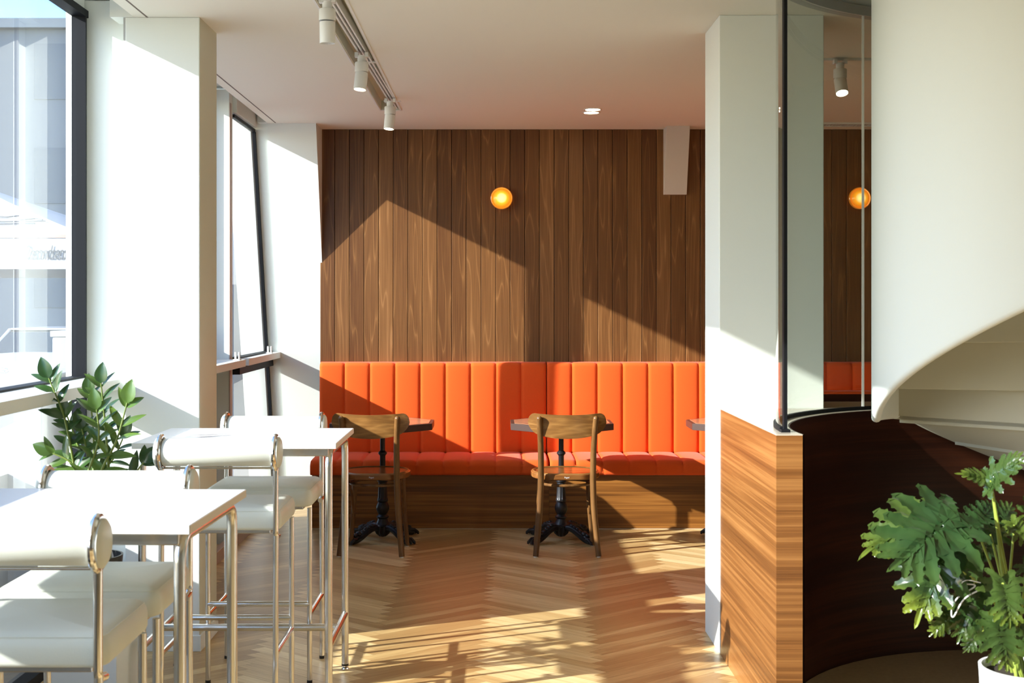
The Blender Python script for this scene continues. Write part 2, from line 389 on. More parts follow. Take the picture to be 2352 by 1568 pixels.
def ceiling():
    m = MB()
    tx0, tx1, ty0, ty1 = -.715, -.60, 2.6, 7.80         # recessed track trough
    cx, cy, hh = 2.0, 4.28, 1.08; r = 1.045
    def rect(a, b, c, d): m.add([(a,c,H),(b,c,H),(b,d,H),(a,d,H)], [(0,1,2,3)])
    XL, YE = -1.52, 9.3
    rect(XL, tx0, YB, YE); rect(tx0, tx1, YB, ty0); rect(tx0, tx1, ty1, YE)
    rect(tx1, cx-hh, YB, YE); rect(cx-hh, cx+hh, YB, cy-hh); rect(cx-hh, cx+hh, cy+hh, YE); rect(cx+hh, XR, YB, YE)
    n = 96
    def sq(a):
        c, s = math.cos(a), math.sin(a); k = hh/max(abs(c), abs(s)); return (cx+c*k, cy+s*k, H)
    vs = []; fs = []
    for k in range(n):
        a = 2*PI*(k+.0)/n
        vs += [(cx+r*math.cos(a), cy+r*math.sin(a), H), sq(a)]
    for k in range(n):
        j = (k+1) % n; fs.append((2*k, 2*k+1, 2*j+1, 2*j))
    m.add(vs, fs)
    for f in range(len(m.f)): pass
    o = m.build('ceiling', CEIL, smooth=False)
    # make every face look down
    bm = bmesh.new(); bm.from_mesh(o.data)
    for f in bm.faces:
        if f.normal.z > 0: f.normal_flip()
    bm.to_mesh(o.data); bm.free()
    md = o.modifiers.new('s','SOLIDIFY'); md.thickness = .12; md.offset = -1
    tag(o, kind='structure')
    # trough liner, dark slots
    t = MB(); z1 = H+.055
    t.box(tx0, tx0+.003, ty0, ty1, H-.001, z1).box(tx1-.003, tx1, ty0, ty1, H-.001, z1).box(tx0+.003, tx1-.003, ty0, ty0+.003, H-.001, z1).box(tx0+.003, tx1-.003, ty1-.003, ty1, H-.001, z1).box(tx0, tx1, ty0, ty1, z1, z1+.01)
    t.build('track_trough', BEIGET, o, smooth=False)
    fl = MB()
    for a, b in ((tx0-.012, tx0-.002), (tx1+.002, tx1+.012)): fl.box(a, b, ty0-.01, ty1+.01, H-.004, H+.001)
    fl.box(tx0-.012, tx1+.012, ty1, ty1+.012, H-.004, H+.001)
    fl.build('trough_flange', WHITEM, o, smooth=False)
    # shaft above the round opening
    sh = MB(); sh.lathe([(1.045, H-.001), (1.045, 5.2)], 96, (cx,cy,0)); sh.f = sh.f[:96]; sh.rnd = sh.rnd[:96]
    sh.build('stair_shaft', STAIRW, o, solid=.03, soff=0, fix=False)
    MB().lathe([(1.02,H-.02),(1.07,H-.02),(1.07,H+.02),(1.02,H+.02),(1.02,H-.02)], 96, (cx,cy,0), cap=False).build('opening_ring', GREYF, o)
    MB().box(cx-1.3, cx+1.3, cy-1.3, cy+1.3, 5.2, 5.25).build('shaft_cap', STAIRW, o, smooth=False)
    # slot line along the window side, end blocks of the blind pocket
    s = MB().box(-1.468, -1.461, YB, 8.36, H-.0012, H+.001).build('trim_1', simple('slot_dark', (.16,.13,.11), .8), smooth=False); tag(s, kind='structure')
    for i, (ya, yb, xa) in enumerate(((5.285, 5.60, -1.62), (8.34, 8.42, -1.58))):
        b = MB().box(xa, -1.519, ya, yb, H, H+.115).build('trim_%d' % (i+2), WHITE, smooth=False); tag(b, kind='structure')
ceiling()

def shell():
    # plank wall at the back of the bench
    m = MB(); x = -1.213; k = 0
    YW = 8.67
    while x < XR+.02:
        m.box(x+.0012, x+.0990, YW, YW+.02, 0, H, rnd=random.uniform(.01, .99)); x += .1004
    o = m.build('wall_back', WOODWALL, smooth=False, bevel=.0022, bseg=1); tag(o, kind='structure')
    MB().box(-1.205, XR, YW+.012, YW+.15, 0, H).build('wall_backing', simple('joint_dark', (.012,.006,.003), .9), o, smooth=False)
    # right wall and front wall (behind the camera), front one closed to cut fill light
    tag(MB().box(XR, XR+.1, YB, 9.3, 0, H).build('wall_right', WHITE, smooth=False), kind='structure')
    f = MB().box(-1.9, XR, YB-.15, YB, 0, H)
    tag(f.build('wall_front', WHITE, smooth=False), kind='structure')
    # slanted end wall by the far window (its face runs back 0.317 m for every metre down)
    def yt(z): return 8.38+.317*(H-z)
    e = MB().prism([(yt(H+.2),H+.2),(yt(0),0),(9.7,0),(9.7,H+.2)], -1.525, -1.2, 'x').build('wall_left', WHITE, smooth=False); tag(e, kind='structure')
    MB().prism([(yt(H+.2)+.02,H+.2),(yt(0)+.02,0),(9.7,0),(9.7,H+.2)], -1.80, -1.525, 'x').build('reveal', WHITE, e, smooth=False)
    # slanted end of a beam on the right, coming out of the plank wall
    w2 = MB().prism([(8.50,H+.001),(8.50+.317*.47,H-.45),(8.68,H-.45),(8.68,H+.001)], 1.144, 1.302, 'x').build('trim_4', simple('beam_paint', (.58,.54,.48), .6), smooth=False, bevel=.003); tag(w2, kind='structure')
    # pillars
    p = MB().box(-1.556, -1.246, 5.29, 5.61, 0, H).build('wall_left_pillar', WHITE, smooth=False, bevel=.003); tag(p, kind='structure')
    MB().box(-1.246, -1.2445, 5.292, 5.608, .068, H).build('side_panel', BEIGET, p, smooth=False)
    MB().box(-1.85, -1.556, 5.421, 5.60, 0, H+.1).build('reveal_panel', WHITE, p, smooth=False)
    MB().box(-1.566, -1.556, 5.295, 5.32, 1.14, H).build('corner_strip', GREYF, p, smooth=False)
    tag(MB().box(-1.56, -1.238, 5.282, 5.618, 0, .066).build('baseboard_left', WHITE, smooth=False, bevel=.002), kind='structure')
    p2 = MB().box(.926, 1.36, 5.25, 5.61, 0, H).build('wall_right_pillar', WHITE, smooth=False, bevel=.003); tag(p2, kind='structure')
    # wall added right of the stair void to dim the stair
    tag(MB().box(3.1, 3.2, 3.3, 8.67, 0, H).build('wall_stair_block', simple('wall_olive', (.42,.40,.33), .8), smooth=False), kind='structure')
    # windows -------------------------------------------------------------
    def facade(name, y0, y1, xg, slant=False, sillx=-1.58, sz=(1.095,1.14), ZT=2.68):
        e = thing(name, None, None, kind='structure')
        def ye(z): return (yt(z)+.02) if slant else y1
        # glass panes above and below the sill
        for (za, zb, nm) in ((sz[1], ZT, 'glass_pane'), (.04, sz[0], 'glass_pane')):
            MB().add([(xg,y0,za),(xg,ye(za),za),(xg,ye(zb),zb),(xg,y0,zb)], [(0,1,2,3)]).build(nm, GLASS, e, smooth=False)
        # top bar, bottom bar, thin bars at the sill, deepened below far sills to block sun
        fr = MB()
        def bar(za, zb, xa=None, xb=None):
            a = xa if xa is not None else xg-.02; b = xb if xb is not None else xg+.038
            fr.add([(a,y0,za),(b,y0,za),(b,ye(za)-.001,za),(a,ye(za)-.001,za),(a,y0,zb),(b,y0,zb),(b,ye(zb)-.001,zb),(a,ye(zb)-.001,zb)], [(3,2,1,0),(4,5,6,7),(0,1,5,4),(1,2,6,5),(2,3,7,6),(3,0,4,7)])
        bar(ZT, ZT+(.02 if slant else .03), None, xg+(.006 if slant else .038)); bar(0,.04); bar(sz[1], sz[1]+.008); bar(sz[0]-(.006 if name == 'window_1' else .055), sz[0])
        jw = .030 if slant else .045
        for k in range(3):       # profiled end jamb
            ja = jw*k/3; jb = jw*(k+1)/3; xx = xg+(.010 if slant else .040-.012*k)
            fr.add([(xg-.02,ye(0)-jw+ja,0),(xx,ye(0)-jw+ja,0),(xx,ye(0)-jw+jb,0),(xg-.02,ye(0)-jw+jb,0),(xg-.02,ye(ZT)-jw+ja,ZT),(xx,ye(ZT)-jw+ja,ZT),(xx,ye(ZT)-jw+jb,ZT),(xg-.02,ye(ZT)-jw+jb,ZT)], [(3,2,1,0),(4,5,6,7),(0,1,5,4),(1,2,6,5),(2,3,7,6),(3,0,4,7)])
        fr.build('window_frame', FRAME, e, smooth=False)
        s = MB()
        zz = sz; vs_ = []
        for z in zz:
            yy = ye(z) - (.0 if slant else .001)
            vs_ += [(xg-.05,y0,z),(sillx,y0,z),(sillx,yy,z),(xg-.05,yy,z)]
        s.add(vs_, [(3,2,1,0),(4,5,6,7),(0,1,5,4),(1,2,6,5),(2,3,7,6),(3,0,4,7)])
        s.build('window_sill', WHITE, e, smooth=False, bevel=.003)
        # lintel inside face up into the blind pocket
        MB().box(xg-.04, xg+.020, y0, y1+(.5 if slant else 0), ZT+.03, H+.2).build('lintel', WHITE, e, smooth=False)
        return e
    tag(MB().box(-1.86, -1.76, YB, -.9, 0, H+.12).build('wall_left_front', WHITE, smooth=False), kind='structure')  # unseen wall added behind the camera to cut fill light
    facade('window_1', -.9, 5.42, -1.79)
    facade('window_2', 5.61, 7.65, -1.79, sillx=-1.52, sz=(1.077,1.12))
    facade('window_3', 7.75, 8.4, -1.615, slant=True, sillx=-1.52, sz=(1.077,1.12), ZT=2.60)
    mu = MB().box(-1.80, -1.622, 7.65, 7.75, 0, H+.1).build('trim_5', WHITE, smooth=False); tag(mu, kind='structure')
    MB().box(-1.622, -1.616, 7.648, 7.690, 0, H+.02).build('edge_strip', simple('strip_taupe', (.42,.33,.28), .5), mu, smooth=False)
    # pocket lid and outside fascia
    tag(MB().box(-1.9, -1.50, YB, 9.4, H+.12, H+.22).build('trim_6', WHITE, smooth=False), kind='structure')
    # low board under the far windows
    b = MB().box(-1.60, -1.56, 5.62, 8.95, 0, .07).build('baseboard_far', simple('board_tan', (.50,.36,.27), .5), smooth=False, bevel=.002); tag(b, kind='structure')
    # intermediate mullion of the near window, behind the camera's view
    tag(MB().box(-1.83, -1.76, .55, .63, 0, 2.68).build('trim_7', FRAME, smooth=False), kind='structure')
shell()

# small clamps standing on the far sill
def sill_clamps():
    for i, (y, lab) in enumerate(((7.55, 'small white twin-peg window clamp on sill, nearer the left pillar'), (8.62, 'small white twin-peg window clamp at far end of sill, beside slanted wall'))):
        t = thing('window_clamp', lab, 'clamp', (-1.552, y, 1.12))
        MB().box(-.02,.02,-.03,.03,0,.006).build('base_plate', WHITEM, t, bevel=.001)
        for dx in (-.010, .012):
            MB().lathe([(.006,.006),(.006,.045),(.004,.048)], 12, (dx,0,0)).build('peg', WHITEM, t)
sill_clamps()

# ------------------------------------------------------------------ upholstered benches
def bench(name, x0, nch, cw, label, ystep=0.0):
    YW = 8.67
    t = thing(name, label, 'bench', (x0, YW, 0), group='orange benches along the plank wall')
    Wd = nch*cw
    g = lambda x: abs(math.sin(PI*((x/cw) % 1.0)))**.28          # 0 in the seams, 1 on the pads
    yf = -.088+ystep; z0, z1 = .425, 1.06
    nx = nch*14; nz = 26
    def prof(v):   # v 0..1 around front face: bottom-back -> bottom-front -> top-front -> top-back
        pts = []
        return pts
    # back cushion
    ring = []
    rr = .03
    for a in range(0, 7): 
        q = R(90*a/6); ring.append((yf+rr-rr*math.sin(q)+0, z0+rr-rr*math.cos(q), 1))
    for k in range(1, 10): ring.append((yf+.004*math.sin(PI*k/10)*-1, z0+rr+(z1-z0-2*rr)*k/10, 1))
    for a in range(0, 7):
        q = R(90*a/6); ring.append((yf+rr-rr*math.cos(q), z1-rr+rr*math.sin(q), 1))
    ring.append((-.002, z1, 0)); ring.insert(0, (-.002, z0, 0))
    m = MB(); vs = []; n = len(ring)
    cyc, czc = yf+.04, (z0+z1)/2
    for i in range(nx+1):
        x = Wd*i/nx; gi = g(x) if 0 < i < nx else 0
        e = .0
        for (y, z, k) in ring:
            d = (1-gi)*.013*k
            yy = y + d; zz = z - (d*.6 if z > z1-rr*.9 else (-d*.6 if z < z0+rr*.9 else 0))
            xx = x
            if i == 0: xx = .0025
            if i == nx: xx = Wd-.0025
            vs.append((xx, yy, zz))
    fs = [(i*n+j, (i+1)*n+j, (i+1)*n+j+1, i*n+j+1) for i in range(nx) for j in range(n-1)]
    fs += [tuple(range(n)), tuple(nx*n+j for j in range(n))]
    m.add(vs, fs); m.build('back_cushion', ORANGE, t, ang=60)
    # seat cushion
    ys, yb = -.55, yf+.01; zt, zb = .452, .352
    ring = [(yb, zb), (ys+.02, zb)]
    for a in range(0, 5):
        q = R(90*a/4); ring.append((ys+.02-.02*math.sin(q), zb+.02-.02*math.cos(q)))
    for a in range(0, 8):
        q = R(90*a/7); ring.append((ys+.045-.045*math.cos(q), zt-.045+.045*math.sin(q)))
    for k in range(1, 9): ring.append((ys+.045+(yb-ys-.05)*k/8, zt+.006*math.sin(PI*k/8)))
    n = len(ring); m = MB(); vs = []
    for i in range(nx+1):
        x = Wd*i/nx; gi = g(x) if 0 < i < nx else 0; d = (1-gi)*.011
        for j, (y, z) in enumerate(ring):
            yy = y + (d if y < ys+.05 else 0); zz = z - (d if z > zt-.03 else 0)
            xx = .005 if i == 0 else (Wd-.005 if i == nx else x)
            vs.append((xx, yy, zz))
    fs = [(i*n+j, (i+1)*n+j, (i+1)*n+j+1, i*n+j+1) for i in range(nx) for j in range(n-1)]
    fs += [tuple(range(n)), tuple(nx*n+j for j in range(n))]
    m.add(vs, fs); m.build('seat_cushion', ORANGE, t, ang=60)
    MB().box(.012 if x0 < -1 else 0, Wd-.0001, -.50, -.003, 0, .352).build('base', TEAKB, t, bevel=.0015)
    return t
b1 = bench('upholstered_bench', -1.208, 9, .1718, 'long orange channel-tufted wall bench on the left, nearest the windows')
b2 = bench('upholstered_bench', .3384, 8, .1727, 'orange channel-tufted wall bench at centre right, running behind the white right pillar')
b3 = bench('upholstered_bench', 1.724, 7, .1740, 'orange bench section seen through the tinted curved glass')
MB().box(-1.20, 3.1, 8.160, 8.168, 0, .006).build('trim_8', simple('thin_skirt', (.45,.33,.2), .5), smooth=False)['kind'] = 'structure'

# ------------------------------------------------------------------ cafe tables with cast iron base
def cafe_table():
    t = thing('cafe_table', 'octagonal wood-edged cafe table on black cast-iron pedestal', 'table')
    hw, ch = .3125, .183; a = hw; b = hw-ch
    def octo(s, c): b = s-c; return [(-b,-s),(b,-s),(s,-b),(s,b),(b,s),(-b,s),(-s,b),(-s,-b)]
    MB().prism(octo(hw, ch), .690, .7295).build('top_edge', TEDGE, t, smooth=False, bevel=.0015)
    MB().prism(octo(hw-.022, ch-.012), .728, .731).build('table_top', TTOP, t, smooth=False)
    MB().lathe([(.085,.676),(.09,.69)], 24).box(-.16,.16,-.02,.02,.678,.69).box(-.02,.02,-.16,.16,.678,.69).build('top_plate', IRON, t)
    prof = [(.016,.676),(.016,.552),(.020,.548),(.027,.541),(.027,.531),(.020,.524),(.017,.518),(.018,.388),(.026,.384),(.033,.374),(.033,.362),(.026,.355),(.026,.348),(.0265,.262),(.029,.256),(.033,.250),(.033,.240),(.028,.234),(.034,.222),(.040,.205),(.040,.190),(.033,.172),(.025,.158),(.030,.152),(.037,.146),(.037,.138),(.029,.132),(.033,.118),(.042,.098),(.050,.086)]
    prof = list(reversed(prof))
    MB().lathe(prof, 64, flute=10, famp=.10, fr=(.256,.345)).build('column', IRON, t)
    MB().lathe([(.002,.018),(.022,.024),(.038,.040),(.046,.062),(.050,.082),(.056,.090),(.046,.098),(.02,.10)], 60, flute=10, famp=.12, fr=(.02,.085)).build('hub', IRON, t)
    for k in range(4):
        q = R(45+90*k); M = Matrix.Rotation(q, 4, 'Z')
        m = MB()
        path = smoothpath([(.03,0,.075),(.075,0,.082),(.125,0,.067),(.175,0,.040),(.215,0,.024),(.262,0,.016)], 5)
        n = len(path)
        rad = [.021+.006*math.sin(PI*i/(n-1)) for i in range(n)]; rad[-1] = .012; rad[-2] = .016
        m.tube(path, rad, 12, sx=.85, M=M)
        for i, (x, z, r) in enumerate(((.09,.098,.014),(.112,.092,.013),(.135,.083,.012),(.158,.070,.011),(.19,.060,.018),(.215,.052,.015),(.205,.040,.020))):
            m.sphere((x,0,z), r, 12, 8, (1,1.15,.9), M=M)
        for s in (-1, 0, 1):
            m.tube([(.215,s*.014,.034),(.243,s*.022,.034),(.266,s*.026,.017),(.270,s*.027,.006)], [.011,.011,.010,.006], 8, M=M)
        for s in (-1, 1):
            m.tube(smoothpath([(.08,s*.018,.086),(.12,s*.024,.075),(.17,s*.024,.05),(.21,s*.02,.035)],3), .007, 6, M=M)
        m.build('foot', IRON, t)
    return t
ct = cafe_table(); ct.location = (-.705, 7.80, 0); ct.rotation_euler.z = R(0)
ct['label'] = 'octagonal cafe table on black iron pedestal, behind the left bentwood chair'
ct['group'] = 'cafe tables in front of the orange bench'
c2 = copy_tree(ct); c2.location = (.398, 7.80, 0); c2['label'] = 'octagonal cafe table on black iron pedestal, behind the right bentwood chair'
c3 = copy_tree(ct); c3.location = (1.50, 7.80, 0); c3['label'] = 'cafe table mostly hidden behind the white right pillar, only its corner showing'

# ------------------------------------------------------------------ bentwood chairs
def bentwood_chair():
    t = thing('bentwood_chair', 'brown bentwood cafe chair', 'chair')
    # seat: rounded D outline, flat at the rear (y = -.18), round in front
    def outline(s, n=56):
        pts = []
        for k in range(n):
            a = 2*PI*k/n; c, sn = math.cos(a), math.sin(a); e = 2.4
            r = 1/((abs(c)**e+abs(sn)**e)**(1/e))
            pts.append((.202*s*r*c*(1+.04*sn), max(.195*s*r*sn, -.180*s) ))
        return pts
    o1 = outline(1)
    MB().prism(o1, .437, .470).build('seat', SEATW, t, bevel=.006, bseg=3)
    ri = outline(.88)
    m = MB(); n = len(o1)
    vs_ = [(x,y,.470) for x,y in outline(.965)]+[(x,y,.4745) for x,y in outline(.93)]+[(x,y,.4735) for x,y in outline(.89)]+[(x,y,.4705) for x,y in outline(.87)]
    fs = [(i*n+k, i*n+(k+1)%n, (i+1)*n+(k+1)%n, (i+1)*n+k) for i in range(3) for k in range(n)]
    m.add(vs_, fs).build('seat_rim', BENT, t)
    # backrest: bent ply band
    m = MB(); nu, nv = 80, 12; hwid = .226
    def top(u):
        a = abs(u); z = .820+.013*a*a
        if a > .80: z = .776+(z-.776)*math.sqrt(max(0, 1-((a-.80)/.20)**2))
        return z
    def bot(u):
        a = abs(u); z = .684+.030*a*a+.022*a**4
        if a > .76: z = .775-(.775-z)*math.sqrt(max(0, 1-((a-.76)/.24)**2))
        return z
    def P(u, v, off):
        uu = u*2-1; zb, zz = bot(uu), top(uu)
        if zz < zb+.002: zb = zz = (zb+zz)/2; zb -= .001; zz += .001
        z = zb+(zz-zb)*v
        th = uu*.40; rad = hwid/math.sin(.40)
        x = rad*math.sin(th); y = -.262+rad*(1-math.cos(th))
        return (x, y+off-.05*(z-.75), z)
    vs_ = []; 
    for off in (0, .012):
        for i in range(nu+1):
            for j in range(nv+1): vs_.append(P(i/nu, j/nv, off))
    w_ = nv+1; T = (nu+1)*w_; fs = []
    for i in range(nu):
        for j in range(nv):
            a = i*w_+j
            fs.append((a,a+w_,a+w_+1,a+1)); fs.append((T+a,T+a+1,T+a+w_+1,T+a+w_))
    for i in range(nu):
        for j in (0, nv):
            a = i*w_+j; fs.append((a,a+w_,T+a+w_,T+a))
    for j in range(nv):
        for i in (0, nu):
            a = i*w_+j; fs.append((a,a+1,T+a+1,T+a))
    m.add(vs_, fs).build('backrest', BENT, t, ang=50)
    for s in (-1, 1):
        rl = smoothpath([(s*.181,-.215,.004),(s*.172,-.200,.10),(s*.158,-.188,.25),(s*.151,-.188,.40),(s*.150,-.198,.50),(s*.153,-.226,.66),(s*.162,-.262,.80)], 6)
        n = len(rl)
        m = MB().tube(rl, [.0165+.0015*math.sin(PI*i/(n-1)) for i in range(n)], 14)
        m.sphere(rl[-1], .0165, 14, 8)
        lg = m.build('rear_leg', BENTV, t)
        MB().lathe([(.012,0),(.012,.006)], 14, (s*.181,-.215,0)).build('glide', WTXT, lg)
        fl = smoothpath([(s*.172,.128,.004),(s*.160,.122,.14),(s*.150,.118,.28),(s*.145,.112,.438)], 6)
        n = len(fl)
        m = MB().tube(fl, [.0125+.004*i/(n-1) for i in range(n)], 14)
        lg = m.build('front_leg', BENTV, t)
        MB().lathe([(.010,0),(.010,.006)], 14, (s*.172,.128,0)).build('glide', WTXT, lg)
        # bent brace from leg up to seat underside
        MB().tube(smoothpath([(s*.150,.100,.20),(s*.152,.04,.32),(s*.156,-.04,.40),(s*.156,-.10,.436)], 6), .0085, 10).build('brace', BENTV, t)
    ring = [(.148*math.cos(2*PI*k/48), .140*math.sin(2*PI*k/48)-.02, .402) for k in range(48)]
    MB().tube(ring, .0085, 10, closed=True).build('ring_stretcher', BENTV, t)
    text_mesh('maker_mark', 'Paged', .012, WTXT, t, (0,-.1812,.449), (R(90),0,0), .0003, align='CENTER')
    return t
ch = bentwood_chair(); ch.location = (-.715, 7.475, 0); ch.rotation_euler.z = R(-3)
ch['label'] = 'brown bentwood cafe chair on the left, half behind the far white high table'
ch['group'] = 'bentwood chairs at the cafe tables'
cB = copy_tree(ch); cB.location = (.405, 7.475, 0); cB.rotation_euler.z = R(0); cB['label'] = 'brown bentwood cafe chair at centre, standing free with all its legs in view'

# ------------------------------------------------------------------ white high tables
def high_table():
    t = thing('high_table', 'white high table', 'table')
    w_, d_, Z = .73, .55, .957
    MB().box(-w_/2, w_/2, -d_/2, d_/2, Z-.021, Z).build('table_top', LAMIN, t, bevel=.0015)
    MB().box(w_/2-.0005, w_/2+.0012, -d_/2+.002, d_/2-.002, Z-.020, Z-.001).build('edge_band', EDGE, t, smooth=False)
    lx, ly = w_/2-.030, d_/2-.030
    for s in (-1, 1):
        for q in (-1, 1):
            lg = MB().tube(fillet([(s*lx, q*ly, .018),(s*lx, q*ly, Z-.036),(s*lx, 0, Z-.036)], .055, 8), .0138, 16).build('leg', SATIN, t)
            f = MB().lathe([(.013,0),(.015,.004),(.013,.009),(.006,.011),(.006,.024)], 18, (s*lx, q*ly, 0)).build('foot_screw', CHROME, lg)
            MB().lathe([(.0142,.016),(.0142,.024)], 18, (s*lx, q*ly, 0)).build('foot_cap', BLACKP, lg)
        MB().tube([(s*lx,-ly,.222),(s*lx,ly,.222)], .0125, 14).build('side_stretcher', SATIN, t)
    MB().tube([(-lx,.03,.222),(lx,.03,.222)], .0135, 14).build('cross_stretcher', SATIN, t)
    for q in (-1, 1):
        MB().box(-lx, lx, q*ly-.010, q*ly+.010, Z-.050, Z-.022).build('top_rail', SATIN, t, bevel=.004)
    return t
ht = high_table(); ht.location = ((-1.305-.572)/2, 4.78, 0)
ht['label'] = 'far white high table on chrome legs, beside the white left pillar'; ht['group'] = 'white high tables with chrome legs'
h2 = copy_tree(ht); h2.location = (-.677-.367, 3.112, 0); h2.rotation_euler.z = R(-1.8); h2['label'] = 'near white high table with chrome legs at the bottom left'

# ------------------------------------------------------------------ bar stools (local: back at -y, front legs at +y)
def stool():
    t = thing('bar_stool', 'cream bar stool', 'stool')
    hw = .195; yf = .335
    # seat with rounded corners
    m = MB()
    def rr(s, x=.207, y0=.015, y1=.365, r=.035):
        pts = []
        for cx_, cy_, a0 in ((x-r, y1-r, 0), (-x+r, y1-r, 90), (-x+r, y0+r, 180), (x-r, y0+r, 270)):
            for k in range(7):
                q = R(a0+90*k/6); pts.append((cx_+ (r-s)*math.cos(q), cy_+(r-s)*math.sin(q)))
        return pts
    lv = [(.014,.678),(.004,.682),(0,.69),(0,.722),(.003,.734),(.010,.744),(.019,.7505),(.032,.7545)]
    n = 28; vs_ = []
    for s, z in lv: vs_ += [(x,y,z) for x,y in rr(s)]
    fs = [(i*n+k, i*n+(k+1)%n, (i+1)*n+(k+1)%n, (i+1)*n+k) for i in range(len(lv)-1) for k in range(n)]
    c0 = len(vs_); vs_.append((0,.19,.757))
    L0 = (len(lv)-1)*n
    fs += [(L0+k, L0+(k+1)%n, c0) for k in range(n)] + [tuple(reversed(range(n)))]
    st = m.add(vs_, fs).build('seat', LEATHER, t, ang=60)
    seam = [(x,y,.7435) for x,y in rr(.0088)]
    MB().tube(seam, .0016, 6, closed=True).build('piping', LEATHER, st)
    MB().box(-.17,.17,.04,.33,.664,.678).build('seat_frame', SATIN, t, bevel=.003)
    # back roll: horizontal cylinder along x
    zc, rc = .948, .047; M = Matrix.Translation((0,0,zc)) @ Matrix.Rotation(R(90), 4, 'Y')
    MB().lathe([(rc-.012,-.188),(rc-.002,-.186),(rc,-.18),(rc,.18),(rc-.002,.186),(rc-.012,.188)], 36, M=M).build('back_roll', LEATHER, t)
    for s in (-1, 1):
        # end pad outside the loop
        MB().lathe([(.049,s*.197),(.052,s*.200),(.052,s*.207),(.044,s*.2125),(.02,s*.214)], 36, M=M).build('roll_end_pad', LEATHER, t)
        # chrome loop round the roll, running down as the upright
        pts = []
        for k in range(0, 25):
            q = R(-78+ (336)*k/24)
            pts.append((s*hw, (rc+.006)*math.cos(q)*.98, zc+(rc+.012)*math.sin(q)))
        loop = MB().tube([(s*hw, rc*math.cos(R(a))*1.0, zc+(rc+.008)*math.sin(R(a))) for a in range(-90, 270, 12)], .0088, 10, closed=True)
        up = fillet([(s*hw,0,zc-rc-.006),(s*hw,0,.700),(s*hw,.0,.662),(s*hw,.045,.655)], .02, 6)
        loop.tube(up, .0098, 14)
        loop.build('back_upright', CHROME, t)
        # rear leg with a slight outward sweep below the side rail
        MB().tube(smoothpath([(s*hw,.004,.672),(s*hw,0,.40),(s*hw,0,.262),(s*(hw),-.006,.20),(s*hw,-.006,.10),(s*hw,-.004,.006)], 5), .0098, 14).build('rear_leg', SATIN, t)
        MB().tube([(s*hw,yf,.672),(s*hw,yf,.006)], .0098, 14).build('front_leg', SATIN, t)
        MB().tube([(s*hw,0,.262),(s*hw,yf,.262)], .0095, 12).build('side_rail', CHROME, t)
        for yy in (0-.004, yf):
            MB().lathe([(.0105,0),(.0105,.012)], 14, (s*hw,yy,0)).build('foot_cap', BLACKP, t)
    MB().tube([(-hw,yf,.303),(hw,yf,.303)], .0105, 12).build('footrest', CHROME, t)
    MB().tube([(-hw+.01,0,.895-.0),(hw-.01,0,.895)], .004, 8).build('roll_rod', CHROME, t)
    return t
sB = stool(); sB.location = (-.948, 4.30, 0); sB['group'] = 'cream roll-back bar stools'
sB['label'] = 'cream roll-back bar stool on the near side of the far high table'
def put_stool(x, y, rz, lab):
    o = copy_tree(sB); o.location = (x,y,0); o.rotation_euler.z = R(rz); o['label'] = lab
put_stool(-.913, 5.18, 180, 'cream roll-back bar stool behind the far high table, facing the camera')
put_stool(-1.035, 2.66, 0, 'nearest cream roll-back bar stool, cut off by the left edge of the photo')
put_stool(-1.040, 3.47, 180, 'cream roll-back bar stool behind the near high table, below the glossy green plant')

# ------------------------------------------------------------------ track lights and lamps
def spots():
    tr = thing('light_track', 'white light track recessed in the ceiling with three cylinder spots', 'light track', (-.66, 4.92, H))
    a = math.atan(.0165)
    m = MB().box(-.022,-.014,-2.3,2.84,-.002,.032).box(-.004,.004,-2.3,2.84,-.002,.032).box(.014,.022,-2.3,2.84,-.002,.032).box(-.022,.022,-2.3,2.84,.030,.036)
    m.build('rail', WHITEM, tr, smooth=False)
    MB().box(-.014,.014,-2.3,2.84,.012,.016).build('contact_strip', BLACKP, tr, smooth=False)
    for yy in (-1.2, 1.35, 2.55): MB().box(-.050,.052,yy-.012,yy+.012,-.003,.004).build('joint_plate', WHITEM, tr, smooth=False)
    tr.rotation_euler.z = -a
    def spot(x, y, z, tilt, yaw, lab, on):
        t = thing('track_spotlight', lab, 'spotlight', (x, y, z), group='white cylinder track spotlights')
        MB().lathe([(.020,-.004),(.020,.028),(.026,.030)], 24).box(-.032,-.016,-.016,.016,.024,.046).box(.016,.032,-.016,.016,.024,.046).build('mount', WHITEM, t)
        MB().lathe([(.030,-.046),(.0325,-.046),(.0325,-.004),(.030,0),(.0,0)], 40).build('collar', WHITEM, t)
        M = Matrix.Translation((0,0,-.050)) @ Matrix.Rotation(R(yaw),4,'Z') @ Matrix.Rotation(R(tilt),4,'X')
        b = MB().lathe([(0,0),(.0295,0),(.0305,-.004),(.0305,-.082),(.0285,-.083),(.0275,-.080),(.0275,-.070)], 40, M=M, cap=False).build('lamp_body', WHITEM, t)
        MB().lathe([(0,-.074),(.0272,-.074)], 40, M=M).build('lamp_lens', SPOTON if on else (LAMPON if on is False else WHITEM), b)
        return t
    spot(-.660, 4.92, 2.602, 3, 0, 'white cylinder spotlight on the track, nearest and largest', None)
    spot(-.642, 6.00, 2.602, -9, -35, 'white cylinder spotlight in the middle of the track', False)
    spot(-.620, 7.34, 2.602, -8, -35, 'white cylinder spotlight at the far end of the track, before the plank wall', False)
    # second track seen through the curved glass
    t2 = thing('light_track', 'thin white ceiling track behind the tinted curved glass', 'light track', (1.36, 6.18, H))
    MB().box(.02, 2.0,-.014,.014,-.012,0).build('rail', WHITEM, t2, smooth=False)
    s = spot(1.64+.01, 6.10, 2.602, -26, 0, 'lit white spotlight seen through the tinted curved glass', True)
    s.location = (1.675, 6.16, 2.600)
spots()
